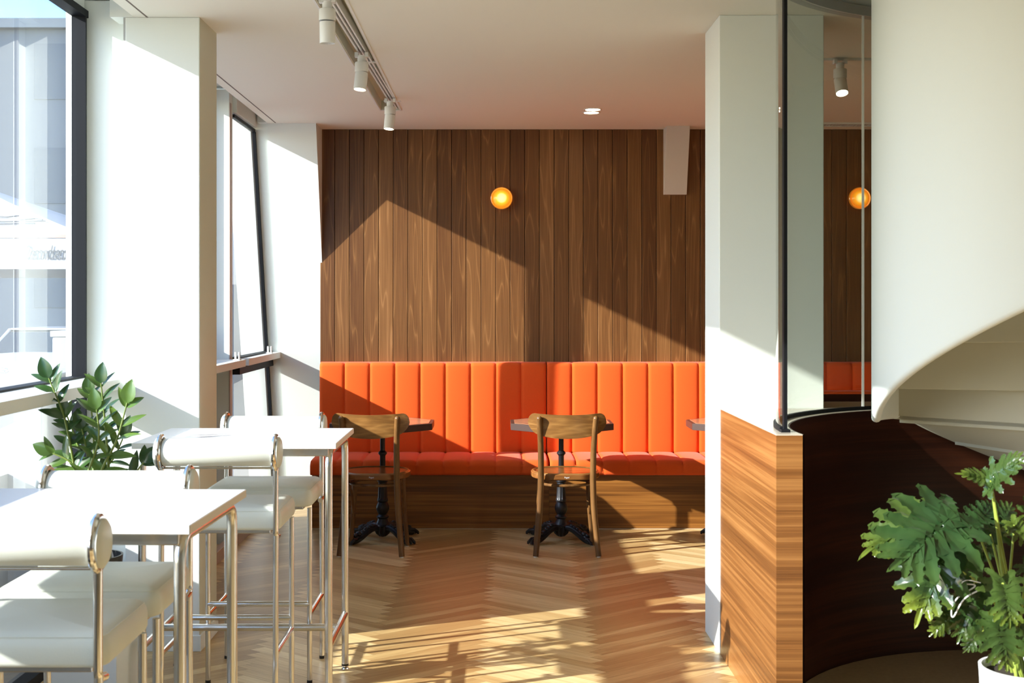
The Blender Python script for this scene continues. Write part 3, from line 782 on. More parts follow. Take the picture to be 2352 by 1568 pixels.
def downlights():
    for y, lab in ((7.78, 'round recessed ceiling downlight, the nearer of the pair'), (7.905, 'round recessed ceiling downlight, the farther of the pair beside the plank wall')):
        x = .592
        t = thing('downlight', lab, 'downlight', (x, y, H), group='pair of recessed downlights')
        MB().lathe([(.046,-.004),(.054,-.004),(.056,0),(.046,0),(.046,-.004)], 40, cap=False).build('ring', WHITEM, t)
        MB().lathe([(0,-.002),(.046,-.002)], 40).build('diffuser', LAMPON, t)
downlights()
def sconces():
    src = None
    for x, lab in ((.033, 'round amber glass wall lamp glowing on the plank wall, centre'), (2.479, 'round amber glass wall lamp seen through the tinted curved glass')):
        t = thing('wall_sconce', lab, 'wall lamp', (x, 8.67, 2.178), group='amber glass wall lamps')
        Mx = Matrix.Rotation(R(90), 4, 'X')
        MB().lathe([(.035,0),(.035,.03),(.030,.034)], 32, M=Mx).build('wall_plate', simple('brass', (.45,.28,.08), .3, 1.0), t)
        MB().lathe([(.072,.034),(.075,.038),(.075,.056),(.070,.060),(.064,.056),(.062,.045)], 56, M=Mx, cap=False).build('glass_ring', AMBER, t)
        MB().lathe([(.064,.030),(.0635,.050),(.058,.060),(.045,.072),(.025,.079),(.004,.081)], 56, M=Mx).build('glass_dome', SCONM, t)
        pl = bpy.data.lights.new('sconce_glow', 'POINT'); pl.energy = .7; pl.color = (1,.6,.2); pl.shadow_soft_size = .03
        po = bpy.data.objects.new('sconce_glow', pl); COL.objects.link(po); po.parent = t; po.location = (0,-.12,0)
sconces()
def grille():
    t = thing('ceiling_grille', 'slatted air grille in the ceiling seen through the tinted curved glass', 'vent', (2.1, 8.40, H))
    MB().box(0, .9,-.06,-.052,-.012,0).box(0,.9,.052,.06,-.012,0).box(0,.008,-.06,.06,-.012,0).box(.892,.9,-.06,.06,-.012,0).build('frame', WHITEM, t, smooth=False)
    m = MB()
    for k in range(44): m.box(.012+.02*k,.020+.02*k,-.052,.052,-.009,-.001)
    m.build('slats', WHITEM, t, smooth=False)
    MB().box(.008,.892,-.052,.052,-.001,-.0005).build('duct', BLACKP, t, smooth=False)
grille()

# ------------------------------------------------------------------ curved partition, glass, stair
PC = (2.0, 4.28); PR = .987; PZ = 1.02
def partition():
    t = thing('partition', 'low teak-veneered partition with dark curved inside and tan top, under the tinted glass', 'partition', (0,0,0))
    arc = []
    a0 = PI+math.asin((PC[1]-4.196)/PR)
    for k in range(0, 65):
        a = a0 - (a0 - (-math.asin((PC[1]-4.196)/PR)))*k/64
        arc.append((PC[0]+PR*math.cos(a), PC[1]+PR*math.sin(a)))
    outer = [(3.1,4.196),(3.1,5.62),(1.362,5.62),(1.362,5.248),(.929,5.248),(.929,4.196)]
    # concave: split in quads between arc and outer hull
    body = MB()
    def slab(z0, z1, mb, grow=0.0):
        # strip polygon built with bmesh ngon fill
        poly = outer + arc
        mb.prism(poly, z0, z1)
    slab(0, PZ-.004, body)
    def tri(o):
        bm = bmesh.new(); bm.from_mesh(o.data)
        big = [f for f in bm.faces if len(f.verts) > 4]
        bmesh.ops.triangulate(bm, faces=big, ngon_method='EAR_CLIP'); bm.to_mesh(o.data); bm.free()
    b = body.build('body', TEAK, t, smooth=False); tri(b)
    top = MB(); slab(PZ-.004, PZ, top); o = top.build('cap', CAPB, t, smooth=False); tri(o)
    # dark inner lining
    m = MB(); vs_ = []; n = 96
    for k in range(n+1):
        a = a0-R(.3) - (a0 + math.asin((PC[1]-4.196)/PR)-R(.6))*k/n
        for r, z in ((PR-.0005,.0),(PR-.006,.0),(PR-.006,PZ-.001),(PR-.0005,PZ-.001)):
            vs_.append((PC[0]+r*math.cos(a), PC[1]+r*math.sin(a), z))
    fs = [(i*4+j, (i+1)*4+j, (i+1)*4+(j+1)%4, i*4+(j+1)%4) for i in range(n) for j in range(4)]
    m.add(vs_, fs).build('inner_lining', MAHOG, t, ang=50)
    # glass screen
    g = thing('glass_screen', 'tall curved tinted glass screen standing on the teak partition', 'glass screen', (0,0,0))
    RG = 1.030
    aj = math.atan2(5.187-PC[1], 1.50-PC[0])     # joint
    ae = math.atan2(4.285-PC[1], .97-PC[0]) 
    ae = PI - .01
    def pane(a1, a2):
        m = MB(); n = 40
        m.grid(lambda u, v: (PC[0]+RG*math.cos(a1+(a2-a1)*u), PC[1]+RG*math.sin(a1+(a2-a1)*u), PZ+.012+(H-.02-PZ)*v), n, 1)
        return m.build('glass_pane', SGLASS, g, ang=80)
    pane(ae, aj+.003); pane(aj-.003, .25)
    jx, jy = PC[0]+RG*math.cos(aj), PC[1]+RG*math.sin(aj)
    MB().box(jx-.004, jx+.004, jy-.005, jy+.005, PZ+.01, H).build('joint_strip', WHITEM, g, smooth=False)
    ex, ey = PC[0]+RG*math.cos(ae), PC[1]+RG*math.sin(ae)
    MB().box(ex+.001, ex+.0125, ey-.022, ey+.004, PZ, H+.0).build('end_post', FRAME, g, smooth=False)
    MB().box(ex-.010, ex+.020, ey-.034, ey+.010, PZ, PZ+.010).build('post_shoe', FRAME, g, smooth=False)
    m = MB(); vs_ = []; n = 80
    for k in range(n+1):
        a = ae + (.25-ae)*k/n
        for r, z in ((RG-.008,PZ),(RG+.008,PZ),(RG+.008,PZ+.014),(RG-.008,PZ+.014)): vs_.append((PC[0]+r*math.cos(a), PC[1]+r*math.sin(a), z))
    fs = [(i*4+j, (i+1)*4+j, (i+1)*4+(j+1)%4, i*4+(j+1)%4) for i in range(n) for j in range(4)]
    m.add(vs_, fs+[(0,1,2,3),(n*4,n*4+1,n*4+2,n*4+3)]).build('base_channel', FRAME, g, smooth=False)
partition()

def staircase():
    cx, cy = PC; RO = .70
    t = thing('spiral_staircase', 'white spiral staircase with solid curved side wall, rising through the round ceiling opening', 'staircase', (cx, cy, 0))
    def zb(deg):
        if deg > 165: return 1.035+.345*R(deg-165)
        if deg > 130: return 1.02+.015*(deg-130)/35
        return 1.02-.27*R(130-deg)
    ZT = 4.6
    n = 160; A0, A1 = 30, 395
    vs_ = []; cols = []
    th = .034
    for k in range(n+1):
        d = A0+(A1-A0)*k/n; a = R(d); c, s = math.cos(a), math.sin(a); z = zb(d)
        # rounded lower lip
        prof = [(RO, ZT)]+[(RO, z+.03)]+[(RO-th/2+th/2*math.cos(R(q)), z+.017+.017*math.sin(R(q))) for q in (0,-30,-60,-90,-120,-150,-180)]+[(RO-th, z+.03),(RO-th, ZT)]
        for r, zz in prof: vs_.append((r*c, r*s, zz))
    p = 11
    fs = [(i*p+j, (i+1)*p+j, (i+1)*p+(j+1)%p, i*p+(j+1)%p) for i in range(n) for j in range(p)]
    fs += [tuple(range(p)), tuple(n*p+j for j in range(p))]
    MB().add(vs_, fs).build('side_wall', STAIRW, t, ang=40)
    # treads and risers; tread k spans 28 degrees
    for k in range(-4, 9):
        d0 = 137+28*k; z = 1.19+.17*k if k >= 0 else zb(d0+28)+.02+(.0)
        if z < .1: continue
        m = MB(); v2 = []; q = 10
        for i in range(q+1):
            a = R(d0-2+30*i/q); c, s = math.cos(a), math.sin(a)
            ro = RO-th+.004
            for r, zz in ((.05,z-.035),(ro,z-.035),(ro,z),(.05,z)): v2.append((r*c,r*s,zz))
        f2 = [(i*4+j,(i+1)*4+j,(i+1)*4+(j+1)%4,i*4+(j+1)%4) for i in range(q) for j in range(4)]+[(0,1,2,3),(q*4,q*4+1,q*4+2,q*4+3)]
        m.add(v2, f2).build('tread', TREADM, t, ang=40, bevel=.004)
        a = R(d0); c, s = math.cos(a), math.sin(a); nx_, ny_ = -s*.012, c*.012; ro = RO-th+.004
        r = [(.05*c,.05*s),(ro*c,ro*s),(ro*c+nx_,ro*s+ny_),(.05*c+nx_,.05*s+ny_)]
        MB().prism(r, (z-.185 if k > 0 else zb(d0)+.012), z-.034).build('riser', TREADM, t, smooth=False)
    # helical soffit plate
    m = MB(); v2 = []; q = 60
    for i in range(q+1):
        d = 32+(137-32)*i/q; a = R(d); c, s = math.cos(a), math.sin(a); z = zb(d)-.012+.010
        zi = z
        for r, zz in ((.05,zi),(RO-.01,z),(RO-.01,z+.02),(.05,zi+.02)): v2.append((r*c,r*s,zz))
    f2 = [(i*4+j,(i+1)*4+j,(i+1)*4+(j+1)%4,i*4+(j+1)%4) for i in range(q) for j in range(4)]+[(0,1,2,3),(q*4,q*4+1,q*4+2,q*4+3)]
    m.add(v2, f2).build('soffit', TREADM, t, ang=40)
    MB().lathe([(.06,0),(.06,ZT)], 32).build('centre_pole', STAIRW, t)
    MB().lathe([(.10,0),(.978,0),(.978,.014),(.10,.014)], 72).build('floor_plate', TERR, t)
staircase()

# ------------------------------------------------------------------ plants
def add_rnd(m, base, vals):
    m.rnd[base:] = vals
def zz_plant():
    x0, y0 = -1.435, 4.50
    t = thing('potted_plant', 'potted plant with upright stems of glossy oval leaves, by the left window', 'plant', (x0, y0, 0))
    ps = thing('plant_stand', 'low white box stand under the glossy potted plant by the left window', 'stand', (x0, y0, 0))
    MB().box(-.13,.12,-.13,.13,0,.34).build('box', WHITE, ps, bevel=.004)
    MB().lathe([(.080,.34),(.084,.345),(.098,.54),(.100,.56),(.093,.56),(.090,.52),(.0,.52)], 40).build('pot', BLACKP, t)
    MB().lathe([(0,.522),(.088,.522),(.089,.535),(.0,.54)], 30).build('soil', SOIL, t)
    rng = random.Random(3)
    def leaf(m, p, d, up, ln, wd, yel):
        d = d.normalized(); s = d.cross(up).normalized(); u = s.cross(d).normalized()
        NL = 8; vs_ = []; 
        for i in range(NL+1):
            q = i/NL; wv = wd*(math.sin(PI*min(1, q**.75*1.0))**.8)*(1 if q < 1 else 0)
            bend = -.18*ln*q*q
            c = p + d*ln*q + u*bend
            for k in (-1,-.5,0,.5,1): vs_.append(c + s*wv*k + u*(abs(k)*wv*.28))
        fs = [(i*5+j,(i+1)*5+j,(i+1)*5+j+1,i*5+j+1) for i in range(NL) for j in range(4)]
        m.add(vs_, fs, yel)
    # base px, tip px, y offset, height z tip, leaf pairs, leaf len
    def px(xp, yp, d): return Vector(((xp-VX)*d/F - x0, d-y0, CH-(yp-VY)*d/F))
    stems = [((172,1080),(148,960),(112,868),4.50,11,.085,0), ((215,1080),(214,985),(205,905),4.62,9,.080,.12), ((250,1085),(240,960),(232,880),4.42,8,.078,.05),
             ((232,1085),(268,1010),(292,925),4.38,7,.088,.45), ((195,1085),(175,1010),(150,945),4.66,8,.075,.1), ((235,1090),(300,1090),(330,1062),4.46,4,.085,.0),
             ((185,1100),(160,1060),(120,1040),4.40,5,.08,.2), ((228,1095),(262,1050),(285,1000),4.62,6,.08,.1), ((200,1095),(226,1010),(222,940),4.36,7,.080,.3), ((205,1100),(200,1040),(188,985),4.52,7,.08,.1)]
    for (b, c, e, d, n, ln, yel) in stems:
        P0 = Vector((rng.uniform(-.05,.05), rng.uniform(-.05,.05), .53))
        pts = smoothpath([P0, px(*b,d)*.6+P0*.4+Vector((0,0,.02)), px(*b, d), px(*c, d), px(*e, d)], 8)
        N_ = len(pts)
        st = MB().tube(pts, [.0075-.005*i/(N_-1) for i in range(N_)], 8).build('stem', STEM, t)
        m = MB()
        ax = (pts[-1]-pts[-8]).normalized()
        for i in range(n):
            f = .30+.68*i/(n-1); k = min(int(f*(N_-1)), N_-2); p = pts[k]; tg = (pts[k+1]-pts[k]).normalized()
            side = tg.cross(Vector((0,1,0))).normalized()
            for s in (-1, 1):
                az = rng.uniform(-.5,.5)
                sd = (side*s + Vector((0,1,0))*az).normalized()
                lift = .35+.9*f**2
                dd = sd + tg*lift
                up = (tg*.5 - Vector((0,1,0))*rng.uniform(.3,1.2)+Vector((0,0,.5))).normalized()
                y_ = min(1, max(0, yel + rng.uniform(-.1,.25))) if yel else rng.uniform(0,.12)
                leaf(m, p, dd, up, ln*rng.uniform(.85,1.15)*(1 if f < .9 else .9), ln*rng.uniform(.14,.21), y_)
        dd = ax+Vector((rng.uniform(-.2,.2), -.1, 0)); leaf(m, pts[-1], dd, Vector((0,-1,.3)), ln*.95, ln*.3, yel)
        m.build('leaves', ZZL, st, ang=60)
    return t
zz_plant()

def philodendron():
    D0 = 3.0
    x0, y0 = (2362-VX)*D0/F, D0+.02
    t = thing('potted_plant', 'split-leaf plant with large lobed leaves in a white pot, at bottom right', 'plant', (x0, y0, 0))
    r = .105
    MB().lathe([(.075,0),(.08,.006),(r-.002,.56),(r,.585),(r-.008,.585),(r-.012,.55),(0,.55)], 48).build('pot', CERAM, t)
    MB().lathe([(0,.552),(r-.012,.552),(r-.01,.565),(0,.572)], 30).build('soil', SOIL, t)
    # dark scribbled mark near the rim
    m = MB()
    for k, (a, b) in enumerate((((-.045,.548),(-.035,.565)),((-.035,.565),(-.028,.545)),((-.03,.57),(-.018,.55)),((-.018,.572),(-.016,.545)),((-.01,.56),(.004,.548)),((-.02,.556),(.002,.566)))):
        def on(q, z): return (r*.99*math.sin(q/r), -r*.99*math.cos(q/r), z)
        m.tube([on(*a), on(*b)], .0014, 6)
    m.build('pot_mark', BLACKP, t)
    rng = random.Random(11)
    def px(xp, yp, d=D0): return Vector(((xp-VX)*d/F - x0, d-y0, CH-(yp-VY)*d/F))
    def leaf(att, tip, wid, nrm, yel, parent, lob=6, fold=.12, droop=.22):
        ax = (tip-att); ln = ax.length; ax.normalize()
        nrm = (nrm - ax*nrm.dot(ax)).normalized(); sd = ax.cross(nrm).normalized()
        m = MB(); ph = rng.uniform(0, 6)
        def P(x, y, zz=0):       # leaf plane coordinates (fractions of the length) to space
            r2 = x*x+y*y
            z = fold*abs(y) - droop*r2*.8 + .020*math.sin(y*13+ph)+.016*math.sin(x*11+ph*2) + zz
            return att + ax*(x*ln) + sd*(y*ln) + nrm*(z*ln)
        def yv(x, y): return min(.95, max(.001, yel[0]*.5 + yel[1]*max(0, x-.60)*1.1 + .15*max(0, abs(y)-.36)))
        def lobe(x0, ang, L_, w0, side, teeth=True):
            c, s_ = math.cos(R(ang)), math.sin(R(ang)); NS = 18; W2 = 6; j0 = rng.uniform(0, 3)
            rows = []
            for i in range(NS+1):
                q = i/NS
                wv = w0*(1-.42*min(1, q/.7))*(1 if q < .80 else math.sqrt(max(0, 1-((q-.80)/.20)**2)))
                if side: wv += .30*w0*max(0, math.sin((q-.45)*26+j0*.3))*(q > .45)*(q < .97)
                bend = -.16*L_*q*q if side else 0
                cx_ = x0 + c*L_*q + (s_*-bend*.6 if side else 0)*1.0; cy_ = s_*L_*q + c*bend*.0
                row = []
                for k in range(W2+1):
                    v = -1+2*k/W2
                    tt = .10*L_*max(0, q-.75)*math.cos(v*7+j0)*2 if teeth else 0
                    x = cx_ + c*tt - s_*wv*v; y = cy_ + s_*tt + c*wv*v
                    row.append((x, (side or 1)*y, .030*abs(v)*(1-q*.5)))
                rows.append(row)
            vs_ = [P(*p) for r_ in rows for p in r_]
            w_ = W2+1; fs = [(i*w_+k, i*w_+k+1, (i+1)*w_+k+1, (i+1)*w_+k) for i in range(NS) for k in range(W2)]
            i0 = len(m.f); m.add(vs_, fs)
            for i in range(NS):
                for k in range(W2): m.rnd[i0+i*W2+k] = yv(rows[i][k][0], rows[i][k][1])
        sp = [(.00,142,.38,.125),(.02,108,.46,.125),(.13,86,.50,.118),(.28,70,.47,.108),(.43,58,.41,.098),(.57,48,.33,.084),(.71,37,.24,.064)]
        for (x0_, an, L_, w0) in sp:
            for side in (-1, 1):
                lobe(x0_, an+rng.uniform(-5,5), L_*wid*rng.uniform(.88,1.08), w0, side)
        lobe(.5, 0, .52, .055, 0, True)
        # blade between the lobes along the midrib
        vs_ = []; NB = 20
        for i in range(NB+1):
            x = -.03+.90*i/NB; hw_ = wid*.27*(1-(max(0, x-.1)/.80)**1.6)+.015; hw_ *= min(1, (x+.05)/.06) if x < .01 else 1
            for k in range(7):
                v = -1+k/3; vs_.append(P(x, v*hw_, .012*abs(v)-.002))
        fs = [(i*7+k, (i+1)*7+k, (i+1)*7+k+1, i*7+k+1) for i in range(NB) for k in range(6)]
        i0 = len(m.f); m.add(vs_, fs)
        for i in range(len(fs)): m.rnd[i0+i] = yv(-.03+.90*(i//6)/NB, 0)
        o = m.build('leaf', PHIL, parent, ang=80, fix=False)
        return o
    V = Vector
    #  attach px, tip px, depth attach, depth tip, width, normal, yellow(base, tip)
    LV = [((2276,1103),(2350,1040),3.00,2.94,1.10,V((-.2,-.55,.75)),(.10,.3)),
          ((2276,1106),(2205,1078),3.02,3.0,.80,V((.1,-.6,.7)),(.25,.4)),
          ((2177,1197),(2050,1292),2.90,2.80,1.25,V((-.25,-.8,.5)),(.0,.15)),
          ((2125,1182),(1975,1262),2.98,2.92,.85,V((-.35,-.6,.7)),(.18,.5)),
          ((2172,1255),(2100,1425),2.92,2.86,1.05,V((-.5,-.8,.1)),(.08,1.2)),
          ((2232,1360),(2205,1478),2.90,2.88,.95,V((-.1,-1,.1)),(.05,.2)),
          ((2182,1412),(2137,1460),2.93,2.92,1.0,V((-.2,-1,.2)),(.3,.5)),
          ((2303,1340),(2325,1432),2.84,2.78,1.35,V((0,-.8,.5)),(.15,.5)),
          ((2292,1435),(2318,1540),2.82,2.78,1.25,V((0,-.95,.25)),(.12,.5)),
          ((2285,1215),(2330,1150),3.12,3.16,1.1,V((0,-.9,.3)),(.05,.2)),
          ((2330,1205),(2380,1250),3.05,3.0,1.2,V((0,-.8,.5)),(.35,.5)),
          ((2240,1205),(2285,1145),3.10,3.15,.9,V((-.3,-.9,.1)),(.0,.1)),
          ((2360,1300),(2420,1330),3.0,2.95,1.2,V((0,-.8,.5)),(.1,.3)),
          ((2250,1450),(2215,1500),3.02,3.02,1.0,V((0,-1,.3)),(.1,.2)),
          ((2350,1450),(2400,1500),2.95,2.9,1.2,V((0,-.9,.4)),(.1,.2)),
          ((2275,1225),(2262,1300),3.14,3.14,.9,V((.2,-1,.1)),(.0,.05)),
          ((2390,1180),(2440,1110),3.05,3.0,1.2,V((0,-.8,.5)),(.1,.2)),
          ((2215,1290),(2195,1360),3.04,3.04,.9,V((-.2,-1,.1)),(.0,.1))]
    for (a, b, d1, d2, wid, nr, yel) in LV:
        A, B = px(*a, d1), px(*b, d2)
        base = V((rng.uniform(-.04,.04), rng.uniform(-.04,.04), .56))
        mid = base*.45 + A*.55 + V((0, .01, .03 if A.z > .7 else .05))
        pts = smoothpath([base, base*.75+A*.25+V((0,.01,.05)), mid, A], 8); N_ = len(pts)
        st = MB().tube(pts, [.0048-.0020*i/(N_-1) for i in range(N_)], 8).build('petiole', STEM2, t)
        leaf(A, B, wid, nr, yel, st, lob=rng.choice((6,6,7)))
    # a loop of pale ribbon tied among the stems
    MB().tube(smoothpath([px(2252,1338,2.86),px(2222,1332,2.85),px(2210,1340,2.86),px(2240,1345,2.86),px(2200,1372,2.86),px(2186,1400,2.86),px(2190,1416,2.86),px(2215,1375,2.85),px(2258,1350,2.85)], 6), .0016, 8, sx=.5).build('tie_ribbon', WHITEM, t)
philodendron()

# ------------------------------------------------------------------ the divider seen low through the tinted glass
d = thing('divider', 'low dark divider with thin orange top pad, seen through the tinted curved glass', 'divider', (2.3, 7.0, 0))
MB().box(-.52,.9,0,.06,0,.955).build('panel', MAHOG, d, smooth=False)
MB().box(-.52,.9,-.006,.07,.955,.972).build('top_pad', ORANGE, d, bevel=.006)

# ------------------------------------------------------------------ outside
GZ = -.12
tag(MB().box(-40, -1.86, -20, 60, GZ-.1, GZ).build('terrace_ground', PAVE, smooth=False), kind='structure')
tag(MB().box(-2.25, -2.13, -3.6, 5.5, GZ, .715).build('wall_sun_block', PLINTH, smooth=False), kind='structure')  # added low parapet, height set to stop low sun through the near panes
def outside():
    # made-up box beside the far windows, keeps low sun off the floor
    b = thing('sun_blocker', 'added low grey cabinet outside the far window', 'blocker', (-2.1, 7.1, GZ))
    MB().box(-.12,.12,-.80,1.15,0,1.41).build('body', PLINTH, b, bevel=.01)
    MB().box(-.12,.12,-1.60,-.80,0,1.26).build('side_box', PLINTH, b, bevel=.01)
    MB().box(-.13,.13,-.80,1.16,1.41,1.44).build('lid', GREYF, b, bevel=.004)
    # adjoining wing: white cladding and slanted perforated screen
    c = thing('building', 'white panel-clad building wing seen through the far window', 'building', (-.85, 13, GZ))
    m = MB()
    for i in range(-2, 3):
        for k in range(9): m.box(i*1.1-.545+.0, i*1.1+.545, 0, .3, .05+.84*k, .05+.84*(k+1)-.015)
    m.build('cladding', CLAD, c, smooth=False)
    MB().box(-2.7, 2.7, .02, 4, 0, 7.6).build('core', GREYF, c, smooth=False)
    s = thing('perforated_screen', 'slanted grey perforated metal screen outside the far window', 'screen', (-2.75, 12.3, GZ))
    pm, PN, PL = newmat('perforated_metal')
    out = PN.new('ShaderNodeOutputMaterial'); bb = PN.new('ShaderNodeBsdfPrincipled'); PL.new(bb.outputs[0], out.inputs[0])
    tc = PN.new('ShaderNodeTexCoord'); vo = node(PN, 'ShaderNodeTexVoronoi', Scale=16.0, Randomness=.0); PL.new(tc.outputs['Object'], vo.inputs['Vector'])
    cr = PN.new('ShaderNodeValToRGB'); cr.color_ramp.elements[0].position = .22; cr.color_ramp.elements[0].color = (.03,.03,.035,1); cr.color_ramp.elements[1].position = .30; cr.color_ramp.elements[1].color = (.22,.23,.24,1)
    PL.new(vo.outputs['Distance'], cr.inputs[0]); PL.new(cr.outputs[0], bb.inputs['Base Color']); bb.inputs['Roughness'].default_value = .5
    MB().prism([(-.9,0),(.36,0),(.12,3.4),(-.9,3.4)], -.02, .02, 'y').build('panel', pm, s, smooth=False)
    # parasol
    p = thing('parasol', 'large white cafe parasol with lettered valance, outside the left window', 'parasol', (-4.4, 10.5, GZ))
    MB().lathe([(.25,0),(.25,.06),(.03,.08),(.03,2.75)], 24).build('pole', WHITEM, p)
    hw = 1.5; ze = 2.06; zp = 2.62
    m = MB()
    cs = [(-hw,-hw),(0,-hw*1.0),(hw,-hw),(hw,0),(hw,hw),(0,hw),(-hw,hw),(-hw,0)]
    nseg = 8
    for k in range(8):
        a, b2_ = cs[k], cs[(k+1) % 8]
        for i in range(nseg):
            q0, q1 = i/nseg, (i+1)/nseg
            def z(q): return zp+(ze-zp)*(q**.85)
            if i == 0: m.add([(0,0,z(0)),(a[0]*q1,a[1]*q1,z(q1)),(b2_[0]*q1,b2_[1]*q1,z(q1))], [(0,1,2)])
            else: m.add([(a[0]*q0,a[1]*q0,z(q0)),(a[0]*q1,a[1]*q1,z(q1)),(b2_[0]*q1,b2_[1]*q1,z(q1)),(b2_[0]*q0,b2_[1]*q0,z(q0))], [(0,1,2,3)])
    m.build('canopy', CANVAS, p, ang=20)
    m = MB()
    m.box(-hw,hw,-hw-.006,-hw,ze-.235,ze+.001).box(-hw,hw,hw,hw+.006,ze-.235,ze).box(hw,hw+.006,-hw,hw,ze-.235,ze).box(-hw-.006,-hw,-hw,hw,ze-.235,ze)
    m.build('valance', CANVAS, p, smooth=False)
    MB().box(-hw-.01,hw+.01,-hw-.012,-hw-.006,ze-.012,ze+.012).build('edge_piping', simple('piping_tan', (.45,.3,.25), .7), p, smooth=False)
    for k in range(4):
        q = PI/4+PI/2*k
        MB().tube([(0,0,zp-.12),(hw*.98*math.sqrt(2)*math.cos(q), hw*.98*math.sqrt(2)*math.sin(q), ze-.02)], .012, 8).build('rib', WHITEM, p)
    text_mesh('lettering', '2econdsecond', .145, GREYTXT, p, ((58-VX)*9.0/F+4.4, -hw-.013, ze-.165), (R(90),0,0), .001, shear=.35, space=.92, offset=0).scale = (.47,1,1)
    # line drawing on the canopy front
    mm = MB()
    def cp(x, y): 
        q = -y/hw; return (x, y, zp+(ze-zp)*(q**.85)+.012)
    for pts in (((.55,-1.05),(.62,-1.0),(.72,-1.02),(.80,-.98)),((.40,-1.2),(.7,-1.22),(1.0,-1.2)),((.55,-1.3),(.60,-1.38),(.68,-1.3),(.74,-1.4)),((.85,-1.1),(.95,-1.06),(1.02,-1.1)),((.45,-1.12),(.75,-1.15),(1.05,-1.13))):
        mm.tube([cp(*q) for q in pts], .006, 5)
    mm.build('line_drawing', GREYTXT, p)
    # parked car, front towards the cafe
    tag(MB().box(-40, -3.6, 12.4, 28, GZ, .0).build('street', simple('asphalt', (.15,.15,.155), .9), smooth=False), kind='structure')
    car = thing('car', 'white car parked facing the cafe, seen through the left window', 'car', (-6.2, 15.9, 0)); car.scale = (1,1,.80)
    st = [(-.02,.62,.28,.50),(.0,.80,.24,.66),(.12,.86,.20,.78),(.5,.89,.20,.90),(1.05,.90,.20,1.02),(1.10,.90,.20,1.04),(2.2,.91,.20,1.04),(3.4,.90,.20,1.06),(4.1,.86,.24,1.02),(4.3,.78,.35,.85)]
    vs_ = []; n = 14
    for (y, hw_, z0, z1) in st:
        sec = []
        for k in range(n):
            a = 2*PI*k/n+PI/n
            c, s_ = math.cos(a), math.sin(a); e = .45
            sec.append((hw_*math.copysign(abs(c)**e, c), y, (z0+z1)/2+(z1-z0)/2*math.copysign(abs(s_)**e, s_)))
        vs_ += sec
    fs = [(i*n+k,i*n+(k+1)%n,(i+1)*n+(k+1)%n,(i+1)*n+k) for i in range(len(st)-1) for k in range(n)]+[tuple(range(n)),tuple((len(st)-1)*n+k for k in range(n))]
    body = MB().add(vs_, fs).build('body', CARP, car, ang=50, sub=1)
    MB().add([(-.80,1.05,1.0),(.80,1.05,1.0),(.82,3.9,1.0),(-.82,3.9,1.0),(-.60,1.75,1.37),(.60,1.75,1.37),(.60,3.2,1.37),(-.60,3.2,1.37)], [(0,1,5,4),(1,2,6,5),(2,3,7,6),(3,0,4,7),(3,2,1,0),(4,5,6,7)]).build('cabin_glass', CARG, car, smooth=False, bevel=.03)
    MB().box(-.60,.60,1.73,3.25,1.365,1.41).build('roof', CARP, car, bevel=.02)
    for s_ in (-1, 1):
        MB().add([(s_*.50,-.035,.64),(s_*.86,.12,.70),(s_*.87,.22,.83),(s_*.78,.10,.84),(s_*.52,-.02,.74)], [(0,1,2,3,4)]).build('headlight', LAMPG, car, smooth=False, solid=.05, soff=0)
        MB().sphere((s_*.96,1.25,1.10), .10, 14, 8, (1.1,.6,.7)).build('wing_mirror', CARP, car)
        MB().tube([(s_*.64,1.12,1.0),(s_*.61,1.77,1.38)], .03, 8).build('windscreen_pillar', CARP, car)
        for yy in (.80, 3.45):
            M = Matrix.Translation((s_*.80,yy,.32)) @ Matrix.Rotation(R(90),4,'Y')
            wv = MB().lathe([(.20,-.10),(.32,-.10),(.32,.10),(.20,.10)], 28, M=M).build('wheel', CARB, car)
            MB().lathe([(.0,-.09),(.20,-.09),(.20,.09),(0,.09)], 20, M=M).build('hubcap', LAMPG, wv)
    MB().prism([(-.42,.70),(.42,.70),(.36,.42),(-.36,.42)], -.055, -.02, 'y').build('grille', CARB, car, smooth=False)
    MB().box(-.27,.27,-.075,-.055,.585,.70).build('licence_plate', WHITEM, car, smooth=False)
    text_mesh('plate_number', '1149 8', .11, GREYTXT, car, (0,-.077,.605), (R(90),0,0), .001, align='CENTER')
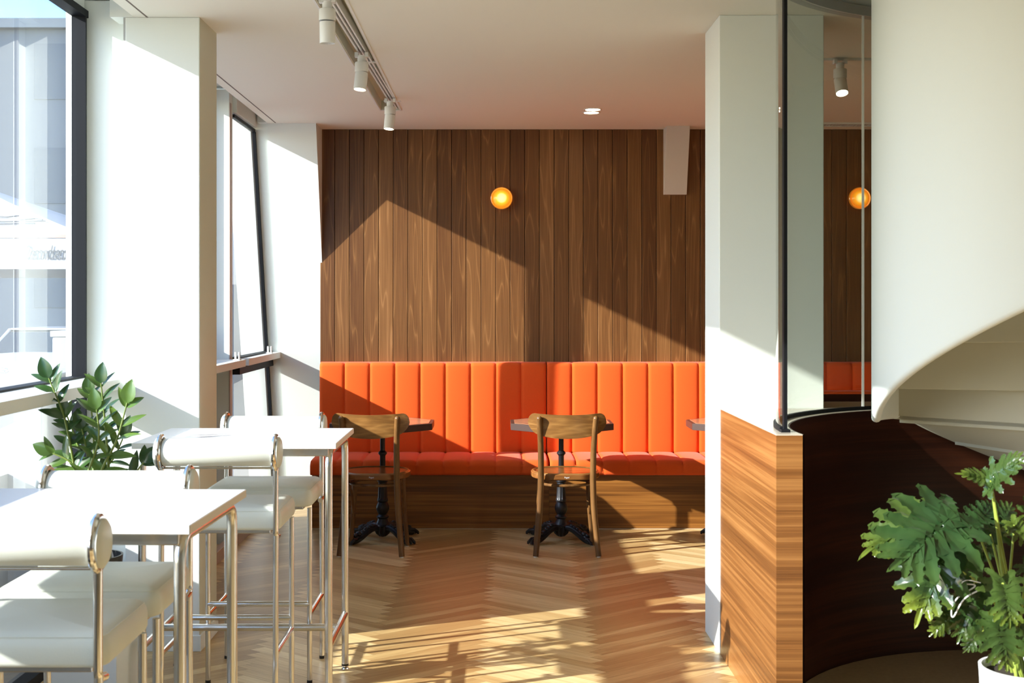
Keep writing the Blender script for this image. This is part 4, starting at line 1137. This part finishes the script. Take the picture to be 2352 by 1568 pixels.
    MB().tube([(.07*math.cos(2*PI*k/24),-.05,.78+.04*math.sin(2*PI*k/24)) for k in range(24)], .006, 6, closed=True).tube([(-.03,-.055,.755),(-.02,-.055,.805)], .006, 6).tube([(.02,-.055,.755),(.03,-.055,.805)], .006, 6).tube([(-.025,-.055,.777),(.025,-.055,.783)], .006, 6).build('emblem', CHROME, car)
    # outdoor table and chairs beyond the added parapet
    ot = thing('patio_table', 'small white patio table outside the left window', 'table', (-3.35, 7.9, GZ))
    MB().lathe([(.36,.72),(.37,.735),(.36,.75),(0,.75)], 36).build('table_top', LAMIN, ot)
    MB().lathe([(.22,0),(.22,.015),(.03,.03),(.03,.72)], 28).build('pedestal', WHITEM, ot)
    def pchair(x, y, rz, lab):
        c = thing('patio_chair', lab, 'chair', (x,y,GZ), R(rz), group='patio chairs outside the left window')
        MB().box(-.22,.22,-.22,.22,.43,.46).build('seat', BLUE, c, bevel=.01)
        MB().box(-.22,.22,-.24,-.215,.60,.84).build('backrest', WHITEM, c, bevel=.008)
        for sx in (-.2,.2):
            MB().tube([(sx,.2,0),(sx,.2,.44)], .012, 8).build('leg', WHITEM, c)
            MB().tube([(sx,-.21,0),(sx,-.21,.45),(sx,-.235,.82)], .012, 8).build('leg', WHITEM, c)
    pchair(-3.2, 7.2, 0, 'white patio chair with blue seat, on the near side of the patio table')
    pchair(-3.9, 8.5, 200, 'white patio chair with blue seat, on the far side of the patio table')
    # far pale buildings
    for (x, y, w_, h_, lab) in ((-13, 34, 10, 9, 'pale far building block behind the parasol, seen through the left window'), (-24, 30, 9, 14, 'taller pale building block further left, seen through the left window')):
        f = thing('building', lab, 'building', (x, y, GZ))
        MB().box(-w_/2, w_/2, 0, 6, 0, h_).build('wall', BLDG, f, smooth=False)
        for i in range(4):
            for k in range(3):
                MB().box(-w_/2+1+i*w_/4.4, -w_/2+2.2+i*w_/4.4, -.03, .05, 1.5+k*2.8, 3.0+k*2.8).build('window_pane', PALEG, f, smooth=False)
        MB().box(-w_/2-.2, w_/2+.2, -.2, 6.2, h_, h_+.25).build('roof', GREYF, f, smooth=False)
outside()
